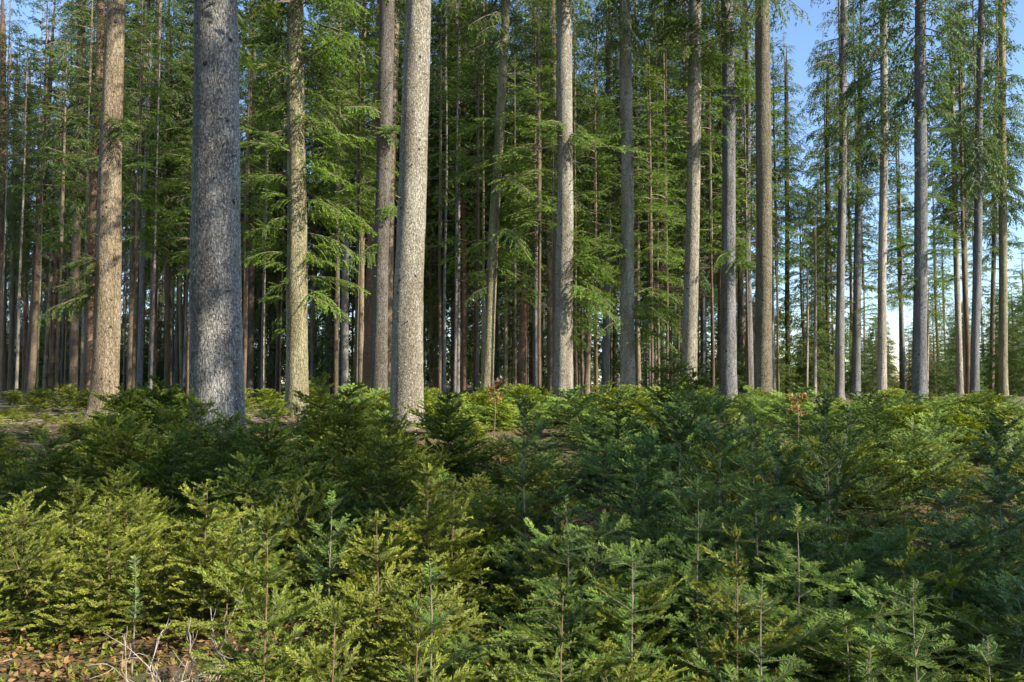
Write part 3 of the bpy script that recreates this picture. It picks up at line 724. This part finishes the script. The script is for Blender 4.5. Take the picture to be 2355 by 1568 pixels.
while n < 13:
    y = rf.uniform(60, 110); px = rf.choice([rf.uniform(1960, 2300), rf.uniform(1690, 1800), rf.uniform(-20, 330)])
    x = (px - 1177) / F * y
    if not free(x, y, 1.5): continue
    left = px < 400
    top = thing('bare_tree', 'leafless grey tree between the far trunks at left' if left else 'leafless grey tree with fine twigs beyond the clearing at right', 'tree', (x, y, float(gz(x, y))), 0, 'leafless trees at left' if left else 'leafless trees beyond the clearing')
    ms = BARE[n % 3]; s = rf.uniform(.75, 1.1) * (1.7 if left else 1)
    a = link('trunk', ms[0], top); b = link('crown', ms[1], top)
    for o in (a, b): o.scale = (s, s, s); o.rotation_euler = (0, 0, n * 1.3)
    n += 1

# trees standing to the right and behind the photographer, where the shade in the foreground comes from
for i, (x, y, hc, H, csc, lab) in enumerate(((9.45, 0.5, 2.6, 25, .62, 'tall fir beside the clearing, right of the photographer'), (14.6, .5, 10.8, 35, 1.0, 'tallest fir beside the clearing, far to the right of the photographer'))):
    g0 = float(gz(x, y)); top = thing('conifer_tree', lab, 'tree', (x, y, g0))
    link('trunk', trunk_mesh(40 + i, H, (0, 0), .28, .2, 12, .3, 18, 'bark', 8)[0], top, TONE['tan'])
    c = link('crown', (CROWNS_FULL[0], CROWNS_FAR[1])[i], top, (1, 1, 1)); c.location = (0, 0, hc); c.scale = (csc, csc, (H + 1 - hc) / 14)

# forest around the photographer: unseen firs added to block skylight and deepen the shade
for i, (x, y, hc, H, csc) in enumerate(((0.5, -7.5, 5, 24, 1.2), (-5, -6.0, 4, 23, 1.2), (-9.5, -2.5, 4, 25, 1.2), (-10.5, 4.0, 4, 24, 1.1), (-13.5, 9.0, 4, 25, 1.1), (4.5, -10.5, 6, 26, 1.2), (-3.5, -12, 6, 25, 1.2), (9.5, -13, 6, 26, 1.1), (-12, -9, 5, 25, 1.3), (18.4, -4.6, 9, 30, .5))):
    top = thing('conifer_tree', 'unseen tall fir of the forest behind the photographer, added to block skylight', 'tree', (x, y, float(gz(x, y))), i, 'firs behind the photographer')
    o = link('trunk', FAR_TRUNKS[i % 6], top, TONE['brown']); o.scale = (1.3, 1.3, H / 24)
    c = link('crown', CROWNS_FULL[i % 3], top, (1, 1, 1)); c.location = (0, 0, hc); c.scale = (csc, csc, (H + 1 - hc) / 14)

# ------------------------------------------------------------------ saplings
def needles(g, P, D, L, species, step, nl, nw, r, tint):
    """cover the shoots (start P, direction D, length L) with needles"""
    cnt = np.maximum(4, (L / step).astype(int)); idx = np.repeat(np.arange(len(P)), cnt); m = len(idx)
    first = np.concatenate([[0], np.cumsum(cnt)[:-1]])
    t = (np.arange(m) - first[idx] + r.uniform(0, 1, m)) / cnt[idx]
    d = D[idx]; base = P[idx] + d * (L[idx] * t)[:, None]
    up = np.array([0, 0, 1.0]); lat = nrm(np.cross(d, up + 1e-3)); nor = np.cross(lat, d)
    if species == 'fir':
        side = np.where(r.uniform(0, 1, m) < .5, -1.0, 1.0); fi = r.normal(.18, .22, m)
        rad = lat * (side * np.cos(fi))[:, None] + nor * np.sin(fi)[:, None]
        a = np.clip(r.normal(1.05, .12, m), .6, 1.4)
        ln = nl * r.uniform(.8, 1.1, m) * (1 - .45 * np.abs(2 * t - 1) ** 3)
        vert = d[:, 2] > .8
        f2 = r.uniform(0, 2 * np.pi, m)
        rad = np.where(vert[:, None], lat * np.cos(f2)[:, None] + nor * np.sin(f2)[:, None], rad)
    else:
        fi = r.uniform(-.9, np.pi + .9, m)
        rad = lat * np.cos(fi)[:, None] + nor * np.sin(fi)[:, None]
        a = np.clip(r.normal(.58, .12, m), .3, 1.0)
        ln = nl * r.uniform(.8, 1.15, m) * (1 - .35 * t)
    nd = nrm(d * np.cos(a)[:, None] + rad * np.sin(a)[:, None])
    pw = nrm(d - nd * (d * nd).sum(1, keepdims=True))
    w = nw * r.uniform(.85, 1.2, m) / 2
    tip = base + nd * ln[:, None]; mid = base + nd * (ln * .55)[:, None]
    # face up: order so that the normal looks along nor
    sg = np.sign((np.cross(pw, nd) * nor).sum(1)); sg[sg == 0] = 1
    pw = pw * sg[:, None]
    V = np.stack([base, mid + pw * w[:, None], tip, mid - pw * w[:, None]], 1).reshape(-1, 3)
    tn = np.clip(tint[idx] + r.normal(0, .17, m) + .25 * (t - .5), 0, 1)
    g.add(V, np.arange(m * 4).reshape(-1, 4), 0, False, np.repeat(tn, 4))

def sapling_meshes(seed, species, H, spread, step=.0028, nl=None, nw=None, whorls=None, lush=1.0, up=.5, lean=0.0, bare_top=None, leafy_from=.08, tint_add=0.0):
    """a young spruce or fir: (stem mesh, foliage mesh)"""
    r = np.random.default_rng(seed)
    fir = species == 'fir'
    nl = nl or (.021 if fir else .0145); nw = nw or (.0030 if fir else .0022)
    stem = Geo(); g = Geo()
    n = 12; z = np.linspace(0, H, n); wob = .012 * H
    sx = wob * np.sin(z / H * 5 + r.uniform(0, 6)) * (z / H) + lean * z; sy = wob * np.sin(z / H * 4 + r.uniform(0, 6)) * (z / H)
    sr = (.0024 + .0048 * H) * (1 - .78 * z / H)
    stem.add(*tube(np.stack([sx, sy, z], -1), sr, 6))
    at = lambda h: np.array([np.interp(h, z, sx), np.interp(h, z, sy), h])
    P = []; D = []; L = []; T = []; A = []; B = []; RA = []
    def shoot_run(p, d, ln, tint, rad, bend=0.0):
        k = max(1, int(round(ln / .07))); q = p
        for s in range(k):
            e = nrm(d + np.array([0, 0, bend * s / k]) + r.normal(0, .04, 3)); nq = q + e * ln / k
            A.append(q); B.append(nq); RA.append(rad * (1 - .6 * s / k))
            P.append(q); D.append(e); L.append(ln / k); T.append(tint + .42 * s / max(1, k - 1))
            q = nq
        return q
    W_ = whorls or max(3, int(round(H / (.19 if fir else .16))))
    hs = []
    for k in range(W_):
        hs.append(H * (leafy_from + (1 - leafy_from - (.13 if fir else .07)) * (k + .2) / (W_ - .8)))
    lead_tint = .75
    # leader
    h0 = hs[-1]
    if bare_top is None:
        shoot_run(at(h0), nrm(at(H) - at(h0)), H - h0, lead_tint, .003)
    for k, h in enumerate(hs):
        rel = h / H
        reach = spread * ((1 - rel) ** .8 + .12) / 1.0
        nb = r.integers(5, 7) + (0 if fir else 1)
        a0 = r.uniform(0, 6.28)
        for b in range(nb):
            hh = h + r.normal(0, .012 * H); az = a0 + b / nb * 6.28 + r.normal(0, .2)
            el = up * (.25 + .9 * rel) + r.normal(0, .20)
            ln = reach * r.uniform(.5, 1.3)
            if ln < .03: continue
            d = np.array([math.cos(az) * math.cos(el), math.sin(az) * math.cos(el), math.sin(el)])
            branch(at(min(max(hh, .02), H * .98)), d, ln, r, shoot_run, fir, lush, rel)
        # short shoots between the whorls on spruce
        if k < W_ - 1:
            for b in range(3 if fir else 5):
                hh = r.uniform(h, hs[k + 1]); az = r.uniform(0, 6.28); el = up * .7
                d = np.array([math.cos(az) * math.cos(el), math.sin(az) * math.cos(el), math.sin(el)])
                branch(at(hh), d, reach * r.uniform(.25, .6), r, shoot_run, fir, lush, rel)
    P, D, L, T = np.array(P), np.array(D), np.array(L), np.clip(np.array(T), 0, 1)
    T = np.clip(T + tint_add, 0, 1)  # painted sun: lighter needles on the middle and far sapling rows
    needles(g, P, D, L, species, step, nl, nw, r, T)
    g.add(*sticks(np.array(A), np.array(B), np.array(RA), np.array(RA) * .8, 3), 1)
    fm, sm = (M['fir'], M['fir_stem']) if fir else (M['spruce'], M['spruce_stem'])
    return stem.mesh('stem', [sm]), g.mesh('foliage', [fm, M['twig']])

def branch(p, d, ln, r, run, fir, lush, rel):
    lat0 = nrm(np.cross(d, np.array([0, 0, 1.0])))
    base_t = .20 + .14 * rel
    run(p, d, ln, base_t, .0012 + .004 * ln, .10)
    gap = (.110 if fir else .100) / lush
    k = int(ln / gap)
    for s in range(k):
        t = (s + .7) / (k + .4)
        if t < .12: continue
        q = p + d * ln * t
        for sg in (-1, 1):
            if r.uniform() < .12: continue
            l2 = (ln * (1 - t) * (.46 if fir else .58) + .090) * r.uniform(.55, 1.15); l2 = min(l2, .28)
            a = r.uniform(.62, .95) if fir else r.uniform(.45, 1.15)
            e = nrm(d * math.cos(a) + lat0 * sg * math.sin(a) + np.array([0, 0, r.normal(.03, .10) if fir else r.normal(.16, .26)]))
            run(q, e, l2, base_t + .22, .0012, .05)
            if l2 > .12:
                k2 = int(l2 / (gap * 1.25))
                for s2 in range(k2):
                    t2 = (s2 + .8) / (k2 + .4); q2 = q + e * l2 * t2
                    for sg2 in (-1, 1):
                        if r.uniform() < (.6 if fir else .35): continue
                        f = nrm(e * .75 + np.cross(e, np.array([0, 0, 1.0])) * sg2 * .66 + np.array([0, 0, r.normal(.03, .1)]))
                        run(q2, f, (l2 * (1 - t2) * .6 + .055) * r.uniform(.7, 1.1), base_t + .42, .0010, 0)

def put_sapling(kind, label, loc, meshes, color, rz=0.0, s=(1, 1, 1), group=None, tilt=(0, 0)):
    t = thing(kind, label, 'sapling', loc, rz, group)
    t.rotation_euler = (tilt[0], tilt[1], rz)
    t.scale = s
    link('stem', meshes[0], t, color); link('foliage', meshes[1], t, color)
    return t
SPX = []
def needle_size(fir, D):
    nw = max(.0036, .00140 * D) * (1.0 if fir else .9)
    return nw * (.42 if fir else .36), (.029 if fir else .0235) * (1 + max(0, D - 3) * .07), nw
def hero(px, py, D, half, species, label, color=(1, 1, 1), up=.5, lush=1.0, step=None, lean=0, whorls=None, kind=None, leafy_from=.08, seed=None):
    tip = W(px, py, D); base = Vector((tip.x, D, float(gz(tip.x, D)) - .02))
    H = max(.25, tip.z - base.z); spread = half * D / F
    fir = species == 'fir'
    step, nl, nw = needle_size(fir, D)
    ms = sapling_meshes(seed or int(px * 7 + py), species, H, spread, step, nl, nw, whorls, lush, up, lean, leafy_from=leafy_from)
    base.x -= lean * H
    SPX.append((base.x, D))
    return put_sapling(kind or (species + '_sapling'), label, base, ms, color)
YG = (1.15, 1.1, .9); DK = (.8, .9, 1.0); BL = (.85, .98, 1.05)  # needle tints
hero(472, 1105, 4.3, 125, 'spruce', 'bright yellow green spruce sapling, topmost of the sunlit pair at left', YG, whorls=8)
hero(255, 1150, 4.3, 120, 'spruce', 'bushy yellow green spruce sapling, lower of the sunlit pair at left', YG, whorls=7)
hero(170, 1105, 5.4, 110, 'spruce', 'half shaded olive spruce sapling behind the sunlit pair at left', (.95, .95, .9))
hero(55, 1130, 5.0, 130, 'spruce', 'olive spruce sapling at the left edge, sunlit on top', (1, 1, .9))
hero(310, 1280, 3.3, 48, 'fir', 'small pale silvery fir seedling on a thin stem over mossy ground', (1.4, 1.35, 1.5), whorls=3, leafy_from=.62, up=.6)
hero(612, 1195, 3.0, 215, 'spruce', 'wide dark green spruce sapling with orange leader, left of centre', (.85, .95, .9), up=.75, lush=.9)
hero(765, 1390, 2.35, 190, 'spruce', 'nearest spruce sapling, stout pale tipped shoots at the bottom edge', (1.05, 1.05, .95), up=.8, lush=.85)
hero(960, 1440, 2.3, 170, 'spruce', 'low spruce sapling with orange shoots right of the nearest one', (1, 1, .95), up=.6)
hero(985, 1068, 4.4, 130, 'spruce', 'sunlit spruce sapling with two leaders below picture centre', YG, whorls=8, lush=.9)
hero(1040, 1100, 4.5, 90, 'spruce', 'smaller sunlit spruce sapling leaning on the two leader one', YG)
hero(1206, 905, 5.2, 150, 'fir', 'open fir sapling with bare pale stem and upswept arms at picture centre', (1.15, 1.1, .95), up=.95, whorls=4, lush=.75, leafy_from=.3)
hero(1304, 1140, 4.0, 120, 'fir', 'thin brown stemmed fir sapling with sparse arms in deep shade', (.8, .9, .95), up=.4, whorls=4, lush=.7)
hero(1648, 885, 4.6, 215, 'fir', 'tall blue green fir sapling with pale stem and long upswept arms', BL, up=.75, whorls=6, lush=.95)
hero(1734, 950, 4.2, 170, 'fir', 'blue green fir sapling with pale forked stem, right of the tall one', BL, up=.7, whorls=6)
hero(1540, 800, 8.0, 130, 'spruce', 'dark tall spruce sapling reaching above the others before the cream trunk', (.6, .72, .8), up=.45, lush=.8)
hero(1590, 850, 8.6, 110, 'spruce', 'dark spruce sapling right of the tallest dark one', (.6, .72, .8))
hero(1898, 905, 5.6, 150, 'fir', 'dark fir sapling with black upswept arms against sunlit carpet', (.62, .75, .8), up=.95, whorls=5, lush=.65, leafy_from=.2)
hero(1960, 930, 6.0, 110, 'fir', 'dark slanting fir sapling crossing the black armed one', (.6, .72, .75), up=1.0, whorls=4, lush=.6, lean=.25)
hero(2292, 955, 4.6, 150, 'fir', 'dark stemmed fir sapling with steep arms at right edge', (.75, .9, 1.05), up=.85, whorls=6, lush=.8)
hero(1830, 1160, 3.4, 195, 'fir', 'sunlit fir sapling with long level sprays, lower right of centre', (1.15, 1.15, .8), up=.25, whorls=4)
hero(1690, 1210, 3.2, 130, 'spruce', 'brownish green spruce sapling left of the level sprayed fir', (.95, .9, .8))
hero(2275, 1462, 2.3, 150, 'fir', 'pale needled fir sapling in the bottom right corner', (1.35, 1.3, 1.35), up=.6, whorls=3)
hero(1995, 1490, 2.25, 110, 'fir', 'pale fir sapling at the bottom edge, left of the corner one', (1.3, 1.25, 1.3), up=.75, whorls=3, lush=.8)
hero(2100, 1330, 3.0, 170, 'fir', 'dull green fir sapling above the pale corner firs', (.95, 1, 1), up=.4)
hero(2180, 1120, 4.2, 170, 'fir', 'deep blue green fir sapling left of the dark stemmed edge fir', BL, up=.5)
hero(1750, 1330, 2.6, 190, 'fir', 'dark fir sapling with pale bare twig, bottom right of centre', (.85, .95, .95), up=.4)
hero(1450, 1240, 3.1, 165, 'fir', 'green fir sapling with drooping arms below the thin brown stemmed one', (.95, 1.05, .95), up=.3)
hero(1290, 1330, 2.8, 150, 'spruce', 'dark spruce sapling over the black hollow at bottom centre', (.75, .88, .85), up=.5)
hero(990, 1290, 3.0, 120, 'fir', 'pale stemmed fir sapling with one thin long arm, bottom centre', (1, 1.05, .9), up=.6, whorls=3, lush=.7, leafy_from=.3)
hero(870, 1180, 4.0, 120, 'spruce', 'sunlit olive spruce sapling between two dark ones', (1.1, 1.05, .85))
hero(760, 1130, 4.4, 130, 'fir', 'shaded fir sapling with one long slanting twig, left of centre', (.85, .95, .9), up=.8, lush=.7)
hero(1032, 905, 9.0, 95, 'spruce', 'dark pointed spruce sapling right of the thick cream trunk', (.62, .75, .72))
hero(800, 895, 8.2, 130, 'spruce', 'broad spruce sapling with sunlit tip between mossy and cream trunks', (.9, .95, .8))
hero(735, 870, 9.5, 90, 'spruce', 'sunlit spruce sapling at the foot of the mossy trunk', YG)
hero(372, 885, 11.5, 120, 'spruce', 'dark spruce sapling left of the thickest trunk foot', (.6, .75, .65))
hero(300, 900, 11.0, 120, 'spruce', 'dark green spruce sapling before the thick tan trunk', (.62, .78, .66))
hero(520, 975, 8.0, 150, 'spruce', 'shaded spruce sapling directly before the thickest trunk', (.66, .8, .75))  # shade painted in: darker needle tint on this shaded row
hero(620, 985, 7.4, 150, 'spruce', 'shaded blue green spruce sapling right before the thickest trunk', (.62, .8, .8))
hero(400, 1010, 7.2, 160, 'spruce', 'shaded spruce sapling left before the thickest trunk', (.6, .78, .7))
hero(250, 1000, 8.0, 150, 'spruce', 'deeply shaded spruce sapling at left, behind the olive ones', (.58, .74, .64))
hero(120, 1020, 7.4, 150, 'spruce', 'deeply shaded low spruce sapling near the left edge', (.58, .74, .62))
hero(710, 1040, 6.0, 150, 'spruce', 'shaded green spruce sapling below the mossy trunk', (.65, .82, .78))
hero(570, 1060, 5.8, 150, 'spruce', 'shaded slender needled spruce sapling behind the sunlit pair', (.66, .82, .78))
hero(1420, 900, 9.0, 150, 'fir', 'sunlit fir sapling before the brownish pale trunk', (1.15, 1.15, .9))

hero(1560, 905, 6.0, 190, 'fir', 'broad dark fir sapling with long upswept arms before the tallest dark spruce', (.75, .88, .85), up=.8, lush=.85)
hero(1480, 1000, 4.8, 170, 'fir', 'green fir sapling with slanting long arms left of the tall blue green one', (.85, .98, .9), up=.8, lush=.85)
hero(1790, 1010, 5.0, 170, 'fir', 'green fir sapling with crossing arms between forked and black armed ones', (.85, .98, .9), up=.8, lush=.85)
hero(1600, 1090, 3.9, 200, 'fir', 'low wide fir sapling spreading in shade under the tall blue green one', (.8, .95, .9), up=.5)
hero(1965, 985, 7.8, 150, 'fir', 'sunlit fir sapling filling the gap right of the black armed fir', (1.05, 1.08, .88), up=.45)
hero(2075, 1000, 7.3, 150, 'fir', 'sunlit low fir sapling below the lone dark trunk at right', (1.05, 1.08, .88), up=.4)
# carpet of look-alike young trees: a few of each kind, then copies
def variants(species, n, seed, H, spread, D, **kw):
    fir = species == 'fir'
    return [sapling_meshes(seed + i * 3, species, H, spread, *needle_size(fir, D), **kw) for i in range(n)]
VAR = {('spruce', 0): variants('spruce', 4, 2000, .50, .46, 4.0), ('fir', 0): variants('fir', 4, 2100, .50, .50, 4.0, up=.4),
       ('spruce', 1): variants('spruce', 3, 2200, .60, .56, 7, tint_add=.1), ('fir', 1): variants('fir', 3, 2300, .60, .60, 7, up=.45, tint_add=.1),
       ('spruce', 2): variants('spruce', 2, 2400, .80, .68, 14, tint_add=.12), ('fir', 2): variants('fir', 2, 2500, .80, .72, 14, up=.45, tint_add=.12)}
rs = random.Random(77)
_p = ground_at(402, 2.9); SPX += [(_p.x + a, _p.y + b) for a in (-.15, 0, .15) for b in (-.35, -.1, .15)]
def carpet(n, d0, d1, band, gap, avoid):
    k = tries = 0; pts = []
    while k < n and tries < n * 60:
        tries += 1
        D = math.sqrt(rs.uniform(d0 * d0, d1 * d1)); px = rs.uniform(-120, 2480)
        if avoid(px, D, rs): continue
        p = ground_at(px, D)
        if any((p.x - a) ** 2 + (p.y - b) ** 2 < gap * gap for a, b in pts): continue
        if any((p.x - a) ** 2 + (p.y - b) ** 2 < (gap * .8) ** 2 for a, b in SPX): continue
        pts.append((p.x, p.y))
        fir = rs.random() < (.72 if px > 1150 else .22)
        sp = 'fir' if fir else 'spruce'
        ms = VAR[(sp, band)][rs.randrange(len(VAR[(sp, band)]))]
        s = rs.uniform(.5, 1.15); sz = s * rs.uniform(.75, 1.15)
        if D < 3.4: sz *= .72
        if band == 2: s *= 1.15; sz *= .88
        if px < 210 and D > 5.5: sz *= .42; s *= .8
        if px < 500 and D > 10: s *= .6; sz *= .5
        zone = ('left' if px < 800 else 'middle' if px < 1500 else 'right')
        rows = ('foreground', 'middle rows', 'far rows')[band]
        v = rs.uniform(.8, 1.15)
        col = (v * (.95 if fir else 1.0), v, v * .85) if band < 2 else (v * .98, v * 1.05, v * .85)
        put_sapling(sp + '_sapling', ('%s sapling in the dense young growth, %s, %s' % ('flat needled fir' if fir else 'bristly spruce', rows, {'left': 'toward the left', 'middle': 'about the middle', 'right': 'toward the right'}[zone])),
                    (p.x, p.y, p.z - .02), ms, col, rs.uniform(0, 6.28), (s, s, sz), '%s saplings %s %s' % (sp, rows, zone), (rs.uniform(-.3, .3), rs.uniform(-.3, .3)))
        k += 1
carpet(84, 2.5, 5.4, 0, .24, lambda px, D, r: (px < 520 and D < 4.0) or (px < 620 and D < 3.3) or (D < 3.3 and r.random() < .5))
carpet(112, 5.4, 10.5, 1, .38, lambda px, D, r: (px < 190 and D > 8.6) or (560 < px < 720 and D > 9 and r.random() < .7) or (430 < px < 575 and D > 6.3))
carpet(250, 10.5, 28, 2, .52, lambda px, D, r: (px < 300 and r.random() < .6) or (560 < px < 720 and D < 19) or (px < 700 and D > 16 and r.random() < .7))

k = 0
while k < 60:                                                       # seedlings on the open ground at left
    D = rs.uniform(9.5, 24); px = rs.uniform(-20, 330); p = ground_at(px, D)
    sp = 'spruce' if rs.random() < .7 else 'fir'; s = rs.uniform(.2, .48); v = rs.uniform(.9, 1.2)
    put_sapling(sp + '_seedling', 'knee high %s seedling on the leaf strewn ground at left' % sp, (p.x, p.y, p.z - .02), VAR[(sp, 1)][k % 3], (v, v, .8), rs.uniform(0, 6.28), (s * 1.3, s * 1.3, s), '%s seedlings on open ground' % sp)
    k += 1

k = 0
while k < 30:
    D = rs.uniform(22, 46); px = rs.uniform(-20, 640); p = ground_at(px, D)
    if any((p.x - a) ** 2 + (p.y - b) ** 2 < .6 for a, b in taken): continue
    sp = 'spruce' if rs.random() < .8 else 'fir'; s = rs.uniform(.6, 1.3); v = rs.uniform(.7, 1.1)
    put_sapling(sp + '_sapling', 'low %s sapling between the feet of the far left trunks' % sp, (p.x, p.y, p.z - .02), VAR[(sp, 2)][k % 2], (v, v, .8), rs.uniform(0, 6.28), (s, s, s * .8), 'low %s saplings under the far left trunks' % sp)
    k += 1

# two young beeches that keep their coppery leaves
def beech(px, py, D, H, label):
    r = np.random.default_rng(int(px)); tip = W(px, py, D); g0 = float(gz(tip.x, D))
    t = thing('beech_sapling', label, 'sapling', (tip.x, D, g0)); H = tip.z - g0 + .1
    st = Geo(); st.add(*tube([(0, 0, 0), (.02, 0, H * .5), (0, 0, H)], [.012, .008, .003], 5))
    A = []; B = []; P = []
    for k in range(12):
        z = H * r.uniform(.62, .95); a = r.uniform(0, 6.28); d = nrm(np.array([math.cos(a), math.sin(a), .3])); L = r.uniform(.08, .2)
        A.append((0, 0, z)); B.append(np.array([0, 0, z]) + d * L)
        for _ in range(7): P.append(np.array([0, 0, z]) + d * L * r.uniform(.3, 1))
    st.add(*sticks(np.array(A), np.array(B), .004, .002))
    link('stem', st.mesh('stem', [M['twig']]), t)
    P = np.array(P); m = len(P); d = nrm(r.normal(0, 1, (m, 3)) + np.array([0, 0, -.6])); s = nrm(np.cross(d, r.normal(0, 1, (m, 3))))
    l = r.uniform(.045, .075, m); g = Geo(); V, Fq = leaf_quads(P, d, s, l, l * .55); g.add(V, Fq, 0, False, np.repeat(r.uniform(0, 1, m), 4))
    link('leaves', g.mesh('leaves', [M['beech']]), t, (.9, .62, .55))
beech(1136, 885, 13, 1, 'young beech with coppery dry leaves right of the leaning pale trunk')
beech(1832, 922, 12, 1, 'young beech with red brown dry leaves below the black thin trunk')

# dead twigs in the corner
def dead_bush(px, py, D, label, H=.36, n=9, seed=4, fan=.27):
    r = np.random.default_rng(seed); p = ground_at(px, D); A = []; B = []; ra = []
    def grow(q, d, L, rad, lev):
        k = 3
        for s in range(k):
            e = nrm(d + r.normal(0, .16, 3)); nq = q + e * L / k
            A.append(q); B.append(nq); ra.append(rad * (1 - .15 * s))
            if lev < 2:
                for _ in range(1 if lev else 2):
                    f = nrm(d + r.normal(0, .5, 3)); grow(nq, f, L * r.uniform(.3, .55), rad * .6, lev + 1)
            q, d = nq, e
    for i in range(n):
        a = i / n * 2 * math.pi
        grow(np.array([.03 * math.cos(a), .03 * math.sin(a), -.02]), nrm(np.array([math.cos(a) * fan, math.sin(a) * fan * .6, 1.0])), H * r.uniform(.6, 1.1), .0036, 0)
    g = Geo(); ra = np.array(ra); g.add(*sticks(np.array(A), np.array(B), ra, ra * .75, 4))
    o = link('dead_bush', g.mesh('dead_bush', [M['dead']])); o.location = p
    o['label'] = label; o['category'] = 'dead shrub'
dead_bush(412, 1500, 2.9, 'dead leafless bush of pale grey twigs in the bottom left')
